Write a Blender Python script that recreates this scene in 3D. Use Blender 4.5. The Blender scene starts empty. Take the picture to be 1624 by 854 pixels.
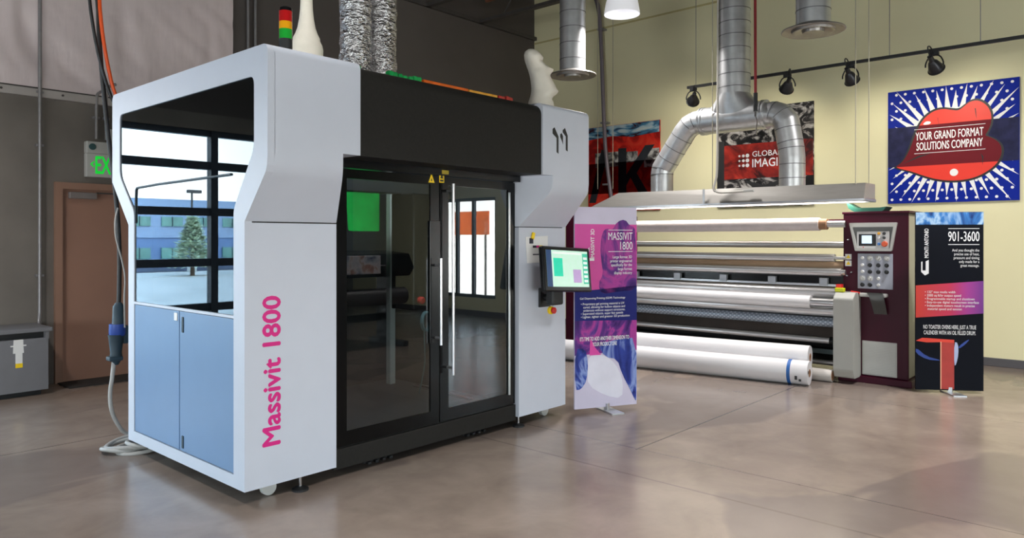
import bpy, bmesh, math, random
from mathutils import Vector, Matrix, noise
random.seed(7)
C = bpy.context.scene.collection
sc = bpy.context.scene
R = math.radians

# ------------------------------------------------------------------ camera, world, exposure
HEAD = 41.826                       # heading of the view, degrees from +X (length of the machine) to +Y
EYE = 1.53
cd = bpy.data.cameras.new('camera')
cam = bpy.data.objects.new('camera', cd); C.objects.link(cam)
cam.location = (0, 0, EYE); cam.rotation_euler = (R(90), 0, R(HEAD - 90))
cd.sensor_width = 36; cd.lens = 36 * 1161 / 1624; cd.shift_y = -48 / 1624
cd.clip_start = .05; cd.clip_end = 500
sc.camera = cam
sc.view_settings.view_transform = 'Standard'; sc.view_settings.look = 'None'
sc.view_settings.gamma = 1; sc.view_settings.use_curve_mapping = False
sc.view_settings.exposure = 0.21
w = bpy.data.worlds.new('daylight'); sc.world = w; w.use_nodes = True
wn = w.node_tree; bg = wn.nodes['Background']
tc = wn.nodes.new('ShaderNodeTexCoord'); sp = wn.nodes.new('ShaderNodeSeparateXYZ'); rp = wn.nodes.new('ShaderNodeValToRGB')
wn.links.new(tc.outputs['Generated'], sp.inputs[0]); wn.links.new(sp.outputs['Z'], rp.inputs[0]); wn.links.new(rp.outputs[0], bg.inputs[0])
rp.color_ramp.elements[0].position = 0.0; rp.color_ramp.elements[0].color = (1, .97, .95, 1)
rp.color_ramp.elements[1].position = .45; rp.color_ramp.elements[1].color = (.42, .70, 1, 1)
e = rp.color_ramp.elements.new(.16); e.color = (.80, .91, 1, 1)
bg.inputs[1].default_value = 11.0
sc.cycles.max_bounces = 8; sc.cycles.diffuse_bounces = 4; sc.cycles.glossy_bounces = 4
sc.cycles.transparent_max_bounces = 16; sc.cycles.transmission_bounces = 6
sc.cycles.sample_clamp_indirect = 4.0; sc.cycles.caustics_reflective = False; sc.cycles.caustics_refractive = False
sc.cycles.use_denoising = True

def light(name, kind, loc, target, power, color=(1, 1, 1), size=1, size_y=None, angle=None, spot=None, blend=.5, spread=None):
    l = bpy.data.lights.new(name, kind); o = bpy.data.objects.new(name, l); C.objects.link(o)
    o.location = loc
    d = Vector(target) - Vector(loc); o.rotation_euler = d.to_track_quat('-Z', 'Y').to_euler()
    l.energy = power; l.color = color
    if kind == 'AREA':
        l.size = size
        if size_y: l.shape = 'RECTANGLE'; l.size_y = size_y
        else: l.shape = 'DISK'
        if spread: l.spread = spread
    if kind == 'SPOT': l.spot_size = spot; l.spot_blend = blend; l.shadow_soft_size = size
    if kind == 'SUN': l.angle = angle
    return o
# sun over the roof onto the lot and the buildings outside
light('sun', 'SUN', (0, 0, 30), (2.2, 6, 25.5), 5.0, (1, .95, .88), angle=R(.6))
WARM = (1, .93, .84); NEUT = (1, .97, .95)
# daylight portals in the glazed openings; the front one is added
def portal(loc, target, sx, sy):
    o = light('daylight_portal', 'AREA', loc, target, 1, size=sx, size_y=sy); o.data.cycles.is_portal = True
portal((-1.4, 8.98, 1.45), (-1.4, 0, 1.45), 5.2, 2.9)
portal((-7.05, 2.0, 1.35), (0, 2.0, 1.35), 9.0, 2.2)
portal((1.0, -6.55, 1.1), (1.0, 0, 1.1), 10.2, 2.0)
# high bays of the hall (one shade is in view, the others hang outside the frame)
for (hx, hy, hp) in ((7.86, 5.16, 85), (7.6, 0.8, 95), (-1.2, 0.2, 15), (3.0, -3.4, 20), (0.2, 6.4, 60)):
    light('high_bay_light', 'AREA', (hx, hy, 4.36), (hx, hy, 0), hp, NEUT, size=.42, spread=R(130))
# narrow cones added to brighten the floor; the middle lamp follows the printer's shadow
for (hx, hy, hp) in ((3.0, 0.8, 56), (2.2, 3.52, 8), (5.2, -0.2, 12)):
    light('narrow_floor_light', 'AREA', (hx, hy, 4.36), (hx, hy, 0), hp, NEUT, size=.42, spread=R(105))

# ------------------------------------------------------------------ projections used to measure the place
hf = (math.cos(R(HEAD)), math.sin(R(HEAD))); hr = (hf[1], -hf[0])
def ray(px, py):
    s = (px - 812) / 1161.; u = (379 - py) / 1161.
    return hf[0] + s * hr[0], hf[1] + s * hr[1], u
def onx(px, py, x): a = ray(px, py); t = x / a[0]; return Vector((x, a[1] * t, EYE + a[2] * t))
def ony(px, py, y): a = ray(px, py); t = y / a[1]; return Vector((a[0] * t, y, EYE + a[2] * t))
def onz(px, py, z): a = ray(px, py); t = (z - EYE) / a[2]; return Vector((a[0] * t, a[1] * t, z))

# ------------------------------------------------------------------ materials
def lin(c):
    out = []
    for v in c[:3]:
        v /= 255.
        out.append(v / 12.92 if v <= .04045 else ((v + .055) / 1.055) ** 2.4)
    return (*out, 1)
MATS = {}
def mat(name, rgb, rough=.5, metal=0, var=.06, scale=6, bump=0, bscale=40, spec=.5, coat=0, emit=0, trans=0, alpha=None, stretch=None, ior=None):
    if name in MATS: return MATS[name]
    m = bpy.data.materials.new(name); m.use_nodes = True; nt = m.node_tree; b = nt.nodes['Principled BSDF']
    c = lin(rgb)
    tcn = nt.nodes.new('ShaderNodeTexCoord'); src = tcn.outputs['Object']
    if stretch:
        mp = nt.nodes.new('ShaderNodeMapping'); mp.inputs['Scale'].default_value = stretch
        nt.links.new(src, mp.inputs[0]); src = mp.outputs[0]
    n = nt.nodes.new('ShaderNodeTexNoise'); n.inputs['Scale'].default_value = scale; n.inputs['Detail'].default_value = 4
    nt.links.new(src, n.inputs['Vector'])
    r = nt.nodes.new('ShaderNodeValToRGB')
    r.color_ramp.elements[0].position = .3; r.color_ramp.elements[1].position = .7
    r.color_ramp.elements[0].color = tuple(min(1, v * (1 - var)) for v in c[:3]) + (1,)
    r.color_ramp.elements[1].color = tuple(min(1, v * (1 + var)) for v in c[:3]) + (1,)
    nt.links.new(n.outputs[0], r.inputs[0]); nt.links.new(r.outputs[0], b.inputs['Base Color'])
    b.inputs['Roughness'].default_value = rough; b.inputs['Metallic'].default_value = metal
    b.inputs['Specular IOR Level'].default_value = spec; b.inputs['Coat Weight'].default_value = coat
    if ior: b.inputs['IOR'].default_value = ior
    if emit:
        nt.links.new(r.outputs[0], b.inputs['Emission Color']); b.inputs['Emission Strength'].default_value = emit
    if trans: b.inputs['Transmission Weight'].default_value = trans
    if bump:
        n2 = nt.nodes.new('ShaderNodeTexNoise'); n2.inputs['Scale'].default_value = bscale; n2.inputs['Detail'].default_value = 3
        nt.links.new(src, n2.inputs['Vector'])
        bp = nt.nodes.new('ShaderNodeBump'); bp.inputs['Strength'].default_value = bump; bp.inputs['Distance'].default_value = .01
        nt.links.new(n2.outputs[0], bp.inputs['Height']); nt.links.new(bp.outputs[0], b.inputs['Normal'])
    MATS[name] = m
    return m

def glass_mat(name, tint, gloss, rough=0.0, gcol=(1, 1, 1), fres=1.5):
    if name in MATS: return MATS[name]
    m = bpy.data.materials.new(name); m.use_nodes = True; nt = m.node_tree
    nt.nodes.remove(nt.nodes['Principled BSDF']); out = nt.nodes['Material Output']
    t = nt.nodes.new('ShaderNodeBsdfTransparent'); t.inputs[0].default_value = (*tint, 1)
    g = nt.nodes.new('ShaderNodeBsdfGlossy'); g.inputs['Roughness'].default_value = rough; g.inputs[0].default_value = (*gcol, 1)
    f = nt.nodes.new('ShaderNodeFresnel'); f.inputs[0].default_value = fres
    mm = nt.nodes.new('ShaderNodeMath'); mm.operation = 'MULTIPLY_ADD'; mm.inputs[1].default_value = 1.0; mm.inputs[2].default_value = gloss; mm.use_clamp = True
    mx = nt.nodes.new('ShaderNodeMixShader')
    ge = nt.nodes.new('ShaderNodeNewGeometry'); fr_ = nt.nodes.new('ShaderNodeMath'); fr_.operation = 'SUBTRACT'; fr_.inputs[0].default_value = 1.0
    mu = nt.nodes.new('ShaderNodeMath'); mu.operation = 'MULTIPLY'          # the outer face of the sheet reflects, the inner one lets through
    nt.links.new(ge.outputs['Backfacing'], fr_.inputs[1]); nt.links.new(f.outputs[0], mm.inputs[0])
    nt.links.new(mm.outputs[0], mu.inputs[0]); nt.links.new(fr_.outputs[0], mu.inputs[1]); nt.links.new(mu.outputs[0], mx.inputs[0])
    nt.links.new(t.outputs[0], mx.inputs[1]); nt.links.new(g.outputs[0], mx.inputs[2]); nt.links.new(mx.outputs[0], out.inputs[0])
    MATS[name] = m
    return m

def node_mat(name, build, rough=.55, metal=0, spec=.2):
    """material whose base colour comes from build(nt, object_coord_socket) -> colour socket"""
    if name in MATS: return MATS[name]
    m = bpy.data.materials.new(name); m.use_nodes = True; nt = m.node_tree; b = nt.nodes['Principled BSDF']
    tcn = nt.nodes.new('ShaderNodeTexCoord')
    col = build(nt, tcn.outputs['Object'])
    nt.links.new(col, b.inputs['Base Color'])
    b.inputs['Roughness'].default_value = rough; b.inputs['Metallic'].default_value = metal; b.inputs['Specular IOR Level'].default_value = spec
    MATS[name] = m
    return m

def n_noise(nt, src, scale, detail=4, dist=0, stretch=None, rough=.5):
    if stretch:
        mp = nt.nodes.new('ShaderNodeMapping'); mp.inputs['Scale'].default_value = stretch
        nt.links.new(src, mp.inputs[0]); src = mp.outputs[0]
    n = nt.nodes.new('ShaderNodeTexNoise'); n.inputs['Scale'].default_value = scale; n.inputs['Detail'].default_value = detail
    n.inputs['Distortion'].default_value = dist; n.inputs['Roughness'].default_value = rough
    nt.links.new(src, n.inputs['Vector']); return n.outputs[0]
def n_ramp(nt, fac, stops, interp='LINEAR'):
    r = nt.nodes.new('ShaderNodeValToRGB'); cr = r.color_ramp; cr.interpolation = interp
    cr.elements[0].position = stops[0][0]; cr.elements[0].color = lin(stops[0][1])
    cr.elements[1].position = stops[-1][0]; cr.elements[1].color = lin(stops[-1][1])
    for p, c in stops[1:-1]:
        el = cr.elements.new(p); el.color = lin(c)
    nt.links.new(fac, r.inputs[0]); return r.outputs[0]
def n_mix(nt, fac, a, b, mode='MIX'):
    x = nt.nodes.new('ShaderNodeMix'); x.data_type = 'RGBA'; x.blend_type = mode
    for s, v in ((0, fac), (6, a), (7, b)):
        if isinstance(v, (int, float)): x.inputs[s].default_value = v
        elif isinstance(v, tuple): x.inputs[s].default_value = lin(v)
        else: nt.links.new(v, x.inputs[s])
    return x.outputs[2]
def n_math(nt, op, a, b=None, c=None):
    x = nt.nodes.new('ShaderNodeMath'); x.operation = op
    for i, v in enumerate((a, b, c)):
        if v is None: continue
        if isinstance(v, (int, float)): x.inputs[i].default_value = v
        else: nt.links.new(v, x.inputs[i])
    return x.outputs[0]
def n_sep(nt, src):
    s = nt.nodes.new('ShaderNodeSeparateXYZ'); nt.links.new(src, s.inputs[0]); return s.outputs

# ------------------------------------------------------------------ mesh builder
class MB:
    def __init__(s): s.bm = bmesh.new(); s.mi = 0
    def _merge(s, t, mtx=None):
        if mtx is not None: bmesh.ops.transform(t, matrix=mtx, verts=t.verts)
        for f_ in t.faces: f_.material_index = s.mi
        me = bpy.data.meshes.new('tmp'); t.to_mesh(me); t.free(); s.bm.from_mesh(me); bpy.data.meshes.remove(me); return s
    def box(s, a, b, bev=0, seg=2):
        t = bmesh.new(); bmesh.ops.create_cube(t, size=1)
        c = [(a[i] + b[i]) / 2 for i in range(3)]; d = [abs(b[i] - a[i]) for i in range(3)]
        bmesh.ops.scale(t, vec=d, verts=t.verts); bmesh.ops.translate(t, vec=c, verts=t.verts)
        if bev: bmesh.ops.bevel(t, geom=t.edges[:], offset=min(bev, min(d) * .45), segments=seg, affect='EDGES', profile=.5)
        return s._merge(t)
    def obox(s, c, d, rot, bev=0):
        t = bmesh.new(); bmesh.ops.create_cube(t, size=1); bmesh.ops.scale(t, vec=d, verts=t.verts)
        if bev: bmesh.ops.bevel(t, geom=t.edges[:], offset=min(bev, min(d) * .45), segments=2, affect='EDGES', profile=.5)
        return s._merge(t, Matrix.Translation(c) @ rot.to_4x4())
    def cyl(s, p0, p1, r, r2=None, seg=24, caps=True):
        p0 = Vector(p0); p1 = Vector(p1); d = p1 - p0
        t = bmesh.new(); bmesh.ops.create_cone(t, cap_ends=caps, segments=seg, radius1=r, radius2=r if r2 is None else r2, depth=d.length)
        return s._merge(t, Matrix.Translation((p0 + p1) / 2) @ d.to_track_quat('Z', 'Y').to_matrix().to_4x4())
    def sphere(s, c, r, sc3=(1, 1, 1), seg=20):
        t = bmesh.new(); bmesh.ops.create_uvsphere(t, u_segments=seg, v_segments=seg // 2, radius=r)
        bmesh.ops.scale(t, vec=sc3, verts=t.verts); return s._merge(t, Matrix.Translation(c))
    def lathe(s, prof, origin, axis=(0, 0, 1), seg=32, caps=True):
        """prof: (radius, height) along axis from origin"""
        t = bmesh.new(); rings = []
        for r, h in prof:
            rings.append([t.verts.new((r * math.cos(2 * math.pi * k / seg), r * math.sin(2 * math.pi * k / seg), h)) for k in range(seg)])
        for a, b in zip(rings, rings[1:]):
            for k in range(seg): t.faces.new((a[k], a[(k + 1) % seg], b[(k + 1) % seg], b[k]))
        if caps: t.faces.new(rings[0][::-1]); t.faces.new(rings[-1])
        return s._merge(t, Matrix.Translation(origin) @ Vector(axis).to_track_quat('Z', 'Y').to_matrix().to_4x4())
    def tube(s, pts, r, seg=10, smooth=0, caps=True, closed=False):
        pts = [Vector(p) for p in pts]
        for _ in range(smooth):
            q = [pts[0]]
            for a, b in zip(pts, pts[1:]): q += [a * .75 + b * .25, a * .25 + b * .75]
            q.append(pts[-1]); pts = q
        rs = r if isinstance(r, (list, tuple)) else [r] * len(pts)
        if len(rs) != len(pts): rs = [rs[min(len(rs) - 1, int(i * len(rs) / len(pts)))] for i in range(len(pts))]
        t = bmesh.new(); rings = []; up = None
        for i, p in enumerate(pts):
            d = (pts[min(i + 1, len(pts) - 1)] - pts[max(i - 1, 0)]).normalized()
            if up is None: up = d.orthogonal().normalized()
            else:
                up = (up - d * up.dot(d)); up = up.normalized() if up.length > 1e-6 else d.orthogonal().normalized()
            v = d.cross(up)
            rings.append([t.verts.new(p + (up * math.cos(2 * math.pi * k / seg) + v * math.sin(2 * math.pi * k / seg)) * rs[i]) for k in range(seg)])
        for a, b in zip(rings, rings[1:]):
            for k in range(seg): t.faces.new((a[k], a[(k + 1) % seg], b[(k + 1) % seg], b[k]))
        if caps: t.faces.new(rings[0][::-1]); t.faces.new(rings[-1])
        return s._merge(t)
    def prism(s, outer, holes, axis, a0, a1):
        """closed prism: 2-D outline(s) in the two axes other than axis, between a0 and a1"""
        def P(p, h):
            if axis == 'x': return (h, p[0], p[1])
            if axis == 'y': return (p[0], h, p[1])
            return (p[0], p[1], h)
        t = bmesh.new(); caps = []
        for h in (a0, a1):
            loops = []; edges = []
            for lp in [outer] + list(holes):
                vs = [t.verts.new(P(p, h)) for p in lp]; loops.append(vs)
                edges += [t.edges.new((vs[i], vs[(i + 1) % len(vs)])) for i in range(len(vs))]
            if not holes and len(outer) <= 4: t.faces.new(loops[0])
            else: bmesh.ops.triangle_fill(t, use_beauty=True, use_dissolve=False, edges=edges)
            caps.append(loops)
        for la, lb in zip(*caps):
            for i in range(len(la)):
                j = (i + 1) % len(la); t.faces.new((la[i], la[j], lb[j], lb[i]))
        bmesh.ops.recalc_face_normals(t, faces=t.faces)
        return s._merge(t)
    def poly(s, pts):
        t = bmesh.new(); vs = [t.verts.new(p) for p in pts]; t.faces.new(vs); return s._merge(t)
    def build(s, name, m, parent=None, smooth=False, angle=35):
        me = bpy.data.meshes.new(name)
        if parent is not None:
            mw = Matrix(); p = parent
            chain = []
            while p is not None: chain.append(p.matrix_basis.copy()); p = p.parent
            for q in reversed(chain): mw = mw @ q
            bmesh.ops.transform(s.bm, matrix=mw.inverted(), verts=s.bm.verts)
        s.bm.to_mesh(me); s.bm.free()
        o = bpy.data.objects.new(name, me); C.objects.link(o)
        if parent is not None: o.parent = parent
        for x in (m if isinstance(m, (list, tuple)) else [m]): me.materials.append(x)
        if smooth:
            me.shade_smooth()
            try: me.set_sharp_from_angle(angle=R(angle))
            except Exception: pass
        return o
    def build_thing(s, name, m, origin, label, cat, group=None, smooth=False, angle=35):
        """a thing that is one mesh, its origin at its base"""
        bmesh.ops.translate(s.bm, vec=-Vector(origin), verts=s.bm.verts)
        o = s.build(name, m, None, smooth, angle); o.location = origin
        return tag(o, label, cat, group)

def tag(o, label=None, cat=None, group=None, kind=None):
    if label: o['label'] = label
    if cat: o['category'] = cat
    if group: o['group'] = group
    if kind: o['kind'] = kind
    return o
def thing(name, loc, label, cat, rz=0, group=None):
    o = bpy.data.objects.new(name, None); C.objects.link(o); o.location = loc; o.rotation_euler = (0, 0, rz); o.empty_display_size = .1
    return tag(o, label, cat, group)
def struct(o): o['kind'] = 'structure'; return o
def copy_tree(o, parent=None):
    c = o.copy(); C.objects.link(c)
    if parent is not None: c.parent = parent
    for ch in list(o.children): copy_tree(ch, c)
    return c
def lab(o, label): o['label'] = label; return o

def arc(cx, cy, r, a0, a1, n=6):
    return [(cx + r * math.cos(R(a0 + (a1 - a0) * k / n)), cy + r * math.sin(R(a0 + (a1 - a0) * k / n))) for k in range(n + 1)]
def rounded(pts, r, n=5):
    """round every corner of a 2-D polygon; r a number or one per corner"""
    out = []; N = len(pts)
    for i, p in enumerate(pts):
        rr = r[i] if isinstance(r, (list, tuple)) else r
        p = Vector(p); a = Vector(pts[i - 1]); b = Vector(pts[(i + 1) % N])
        if rr <= 0: out.append(tuple(p)); continue
        u = (a - p).normalized(); v = (b - p).normalized()
        d = min(rr, (a - p).length * .45, (b - p).length * .45)
        q0 = p + u * d; q1 = p + v * d
        for k in range(n + 1):
            t = k / n; out.append(tuple(q0 * (1 - t) ** 2 + p * 2 * t * (1 - t) + q1 * t * t))
    return out

# a flat drawing plane: origin, u to the viewer's right, v up, n to the viewer
class Frame:
    def __init__(s, o, u, v): s.o = Vector(o); s.u = Vector(u).normalized(); s.v = Vector(v).normalized(); s.n = s.u.cross(s.v)
    def p(s, a, b, h=0): return s.o + s.u * a + s.v * b + s.n * h
    def poly(s, mb, pts, h=.001, thick=.0008):
        t = bmesh.new(); tops = [t.verts.new(s.p(a, b, h)) for a, b in pts]
        ed = [t.edges.new((tops[i], tops[(i + 1) % len(tops)])) for i in range(len(tops))]
        bmesh.ops.triangle_fill(t, use_beauty=True, use_dissolve=False, edges=ed)
        if thick:
            lo = [t.verts.new(s.p(a, b, h - thick)) for a, b in pts]
            for i in range(len(pts)):
                j = (i + 1) % len(pts); t.faces.new((tops[i], tops[j], lo[j], lo[i]))
        for f in t.faces:
            f.normal_update()
        bmesh.ops.recalc_face_normals(t, faces=t.faces)
        mb._merge(t); return mb
    def disc(s, mb, a, b, r, h=.001, thick=.0008, seg=20, ry=None):
        return s.poly(mb, [(a + r * math.cos(2 * math.pi * k / seg), b + (ry or r) * math.sin(2 * math.pi * k / seg)) for k in range(seg)], h, thick)
    def rect(s, mb, a0, b0, a1, b1, h=.001, thick=.0008): return s.poly(mb, [(a0, b0), (a1, b0), (a1, b1), (a0, b1)], h, thick)
    def text(s, mb, body, a0, b0, a1, b1, h=.002, align='CENTER', bold=0, line=1.0):
        """text fitted into the rectangle a0..a1, b0..b1"""
        cu = bpy.data.curves.new('t', 'FONT'); cu.body = body; cu.align_x = align; cu.space_line = line; cu.resolution_u = 3
        to = bpy.data.objects.new('t', cu); C.objects.link(to)
        dg = bpy.context.evaluated_depsgraph_get(); dg.update()
        me = bpy.data.meshes.new_from_object(to.evaluated_get(dg))
        bpy.data.objects.remove(to); bpy.data.curves.remove(cu)
        xs = [v.co.x for v in me.vertices]; ys = [v.co.y for v in me.vertices]
        x0, x1, y0, y1 = min(xs), max(xs), min(ys), max(ys)
        base = [v.co.copy() for v in me.vertices]; k_ = (b1 - b0) / (y1 - y0) * bold * .8
        for i, (du, dv) in enumerate([(0, 0)] + ([(k_, 0), (-k_, 0), (0, k_), (0, -k_)] if bold else [])):
            for v, q in zip(me.vertices, base):
                v.co = s.p(a0 + (q.x - x0) / (x1 - x0) * (a1 - a0) + du, b0 + (q.y - y0) / (y1 - y0) * (b1 - b0) + dv, h + i * .0001)
            mb.bm.from_mesh(me)
        bpy.data.meshes.remove(me); return mb

# ------------------------------------------------------------------ palette
M_white = mat('white_powder_coat', (198, 204, 216), .42, var=.015, bump=.03, bscale=300)
M_whitegrey = mat('light_grey_enamel', (188, 188, 184), .45, var=.03)
M_bluegrey = mat('blue_grey_door_enamel', (98, 130, 168), .38, var=.02, bump=.02, bscale=300)
M_black = mat('black_textured_coat', (33, 32, 30), .6, var=.12, scale=60, bump=.12, bscale=400, spec=.2)
M_gloss = mat('gloss_black', (12, 13, 15), .22, var=.1, spec=.3)
M_matt = mat('matt_black_plastic', (24, 25, 27), .5, var=.15, scale=30)
M_inner = mat('dark_inner_panel', (40, 42, 45), .5, var=.15, scale=5)
M_roller = mat('satin_steel_roller', (206, 204, 204), .3, .65, var=.03, scale=8)
M_steel = mat('brushed_steel', (200, 200, 202), .28, .9, var=.05, scale=30, stretch=(1, 1, 12), bump=.02)
M_galv = mat('galvanised_steel', (206, 207, 208), .36, .8, var=.1, scale=9, bump=.05, bscale=25)
M_seam = mat('dark_duct_seam', (112, 112, 114), .5, .6, var=.1)
M_stain = mat('stainless_sheet', (188, 184, 178), .4, .8, var=.05, scale=8, stretch=(6, .6, 6))
M_chrome = mat('chrome', (225, 225, 228), .12, 1, var=.03)
M_alu = mat('satin_aluminium', (205, 208, 212), .35, .9, var=.04)
M_magenta = mat('magenta_vinyl', (214, 18, 128), .5, var=.02)
M_whiteink = mat('white_print', (240, 240, 242), .6, var=.01)
M_yellow = mat('yellow_sticker', (250, 212, 20), .5, var=.03)
M_red = mat('red_plastic', (214, 40, 36), .35, var=.05)
M_maroon = mat('maroon_enamel', (62, 6, 30), .45, var=.06, scale=4, spec=.2)
M_conduit = mat('grey_conduit', (150, 148, 150), .4, .6, var=.08, scale=20)
M_cable_g = mat('grey_cable_sheath', (168, 166, 162), .5, var=.06, scale=20)
M_orange = mat('orange_cable_sheath', (244, 92, 28), .45, var=.05)
M_print = mat('cream_printed_gel', (226, 220, 206), .55, var=.04, scale=14, bump=.15, bscale=60)
M_paper = mat('white_paper', (232, 232, 230), .7, var=.02)
M_film = mat('white_media_roll', (222, 220, 222), .38, var=.03, scale=3, stretch=(1, .4, 1))
M_fabric = mat('wrapped_white_felt', (212, 202, 202), .75, var=.06, scale=9, bump=.3, bscale=14)
M_card = mat('brown_cardboard_core', (150, 112, 84), .7, var=.1)
M_blueplastic = mat('blue_connector_plastic', (28, 66, 150), .4, var=.05)
M_navy = mat('dark_teal_rubber', (30, 52, 64), .5, var=.1)

# ------------------------------------------------------------------ structure
YB = 8.75; XR = 10.4; XL = -7.0; YF = -6.5; ZC = 6.1
def floor_col(nt, o):
    big = n_noise(nt, o, .5, 4, .7, (.6, 1, 1))
    mid = n_noise(nt, o, 2.4, 6, .4, rough=.6)
    fin = n_noise(nt, o, 8, 6, .3, rough=.6)
    c = n_ramp(nt, mid, [(.2, (122, 108, 98)), (.5, (140, 125, 114)), (.9, (160, 144, 132))])
    c = n_mix(nt, n_ramp(nt, fin, [(.35, (70, 70, 70)), (.62, (0, 0, 0))]), c, (108, 97, 90))
    patch = n_ramp(nt, big, [(.485, (0, 0, 0)), (.505, (255, 255, 255))])
    pf = n_math(nt, 'MULTIPLY', patch, .62)
    c = n_mix(nt, pf, c, (110, 99, 94))
    # sawn joints
    x, y, z = n_sep(nt, o)
    def line(v, at, wd):
        return n_math(nt, 'LESS_THAN', n_math(nt, 'ABSOLUTE', n_math(nt, 'SUBTRACT', v, at)), wd)
    j1 = n_math(nt, 'MULTIPLY', line(y, 2.87, .007), n_math(nt, 'GREATER_THAN', x, 4.55))
    j2 = line(x, 4.58, .004)
    j3 = line(y, 6.12, .006)
    j4 = line(x, 7.36, .004)
    j = n_math(nt, 'MAXIMUM', n_math(nt, 'MAXIMUM', j1, j3), n_math(nt, 'MULTIPLY', n_math(nt, 'MAXIMUM', n_math(nt, 'MULTIPLY', line(x, 4.05, .01), .45), n_math(nt, 'MAXIMUM', j2, j4)), .95))
    return n_mix(nt, n_math(nt, 'MULTIPLY', j, .75), c, (58, 52, 50))
M_floor = node_mat('polished_concrete', floor_col, .3, 0, .5)
nt = M_floor.node_tree; b = nt.nodes['Principled BSDF']
tcn = nt.nodes.new('ShaderNodeTexCoord')
rr = n_ramp(nt, n_noise(nt, tcn.outputs['Object'], 2.0, 2, .5), [(.3, (122, 122, 122)), (.7, (142, 142, 142))])
nt.links.new(rr, b.inputs['Roughness'])
struct(MB().box((XL, YF, -.12), (XR + .2, YB + .2, 0)).build('floor', M_floor))

M_conc = mat('grey_painted_concrete', (116, 110, 103), .8, var=.12, scale=2.2, bump=.15, bscale=12)
M_dark = mat('charcoal_wall_paint', (86, 80, 77), .7, var=.05, scale=3, bump=.05, bscale=60)
M_yel = mat('pale_yellow_wall_paint', (232, 226, 186), .7, var=.025, scale=1.2, bump=.05, bscale=80)
M_grey = mat('grey_wall_paint', (150, 148, 145), .75, var=.05, scale=2)
M_deck = mat('dark_roof_deck', (62, 59, 57), .7, var=.1, stretch=(1, 12, 1), scale=4)
M_iron = mat('dark_painted_iron', (70, 66, 64), .6, var=.12)
# back wall: glazed overhead door in the left part, exit door opening further right
GX0, GX1, GZ1 = -3.9, 1.15, 2.86
struct(MB().prism([(XL, 0), (4.5, 0), (4.5, 3.06), (XL, 3.06)], [[(GX0, .12), (GX1, .12), (GX1, GZ1), (GX0, GZ1)], [(2.6, .02), (3.56, .02), (3.56, 2.07), (2.6, 2.07)]], 'y', YB, YB + .2).build('wall_back', M_conc))
struct(MB().box((4.5, YB, 0), (XR, YB + .2, ZC)).build('wall_rear', M_dark))
struct(MB().box((XL, YB + .02, 3.06), (4.5, YB + .2, ZC)).build('wall_upper', M_dark))
struct(MB().prism([(YF, 0), (YB + .2, 0), (YB + .2, ZC), (YF, ZC)], [[(-3.6, .35), (-1.88, .35), (-1.88, 2.35), (-3.6, 2.35)]], 'x', XR, XR + .2).build('wall_right', M_yel))
struct(MB().prism([(YF, 0), (YB, 0), (YB, ZC), (YF, ZC)], [[(-2.4, .3), (6.4, .3), (6.4, 2.4), (-2.4, 2.4)]], 'x', XL - .2, XL).build('wall_left', M_grey))
struct(MB().prism([(XL, 0), (XR, 0), (XR, ZC), (XL, ZC)], [[(-4.1, .1), (6.1, .1), (6.1, 2.1), (-4.1, 2.1)]], 'y', YF - .2, YF).build('wall_front', M_grey))
struct(MB().box((XL - .2, YF - 6.2, 3.7), (XR + .2, YF - .2, 3.85)).build('added_awning', M_grey))  # unseen overhang added to keep the sun out of the front window
struct(MB().box((XL, YF, ZC), (XR + .2, YB + .2, ZC + .2)).build('ceiling', M_deck))
struct(MB().box((XR - .014, YF, 0), (XR, YB, .1), .004).build('baseboard_right', mat('grey_vinyl_base', (86, 84, 88), .5)))
struct(MB().box((XR - .008, YF, 5.13), (XR, YB, 5.16)).build('trim_1', mat('yellow_wall_reveal', (196, 184, 130), .7)))
struct(MB().box((4.5, YB - .06, 5.2), (XR, YB, 5.26)).build('trim_2', M_iron))
# insulation sheet with batten
mb = MB(); t = bmesh.new()
nx, nz = 150, 60; grid = []
for i in range(nx + 1):
    row = []
    for k in range(nz + 1):
        x = 1.25 + (4.5 - 1.25) * i / nx; z = 3.1 + 2.95 * k / nz
        near = math.exp(-(z - 3.1) * 1.6)
        wv = noise.noise(Vector((x * 1.6 + z * .8, z * .5, 3))) * .03
        wv += near * .035 * math.sin(6 * (x * .8 + (z - 3.1) * 1.5 * math.sin(x * 3))) * abs(noise.noise(Vector((x * 2, z * 2, 1)))) * 2
        wv += .012 * noise.noise(Vector((x * 5 + z * 7, z * 2.5, 8)))
        row.append(t.verts.new((x, YB - .035 + wv * min(1, (z - 3.1) * 6), z)))
    grid.append(row)
for i in range(nx):
    for k in range(nz): t.faces.new((grid[i][k], grid[i + 1][k], grid[i + 1][k + 1], grid[i][k + 1]))
mb._merge(t)
ins = mb.build('insulation_sheet', mat('white_vinyl_insulation', (220, 206, 206), .42, var=.04, scale=3, bump=.5, bscale=5, stretch=(2.2, 1, .5)), None, True, 80)
tag(ins, 'wrinkled pinkish white insulation sheet covering the upper back wall on the left', 'insulation')
bt = MB().box((1.25, YB - .05, 3.0), (4.5, YB, 3.085), .006)
bto = bt.build('batten', mat('grey_batten', (176, 170, 166), .5), ins)
for k in range(6): MB().cyl((1.5 + k * .55, YB - .058, 3.045), (1.5 + k * .55, YB - .045, 3.045), .012, seg=10).build('screw', M_iron, bto)
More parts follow.
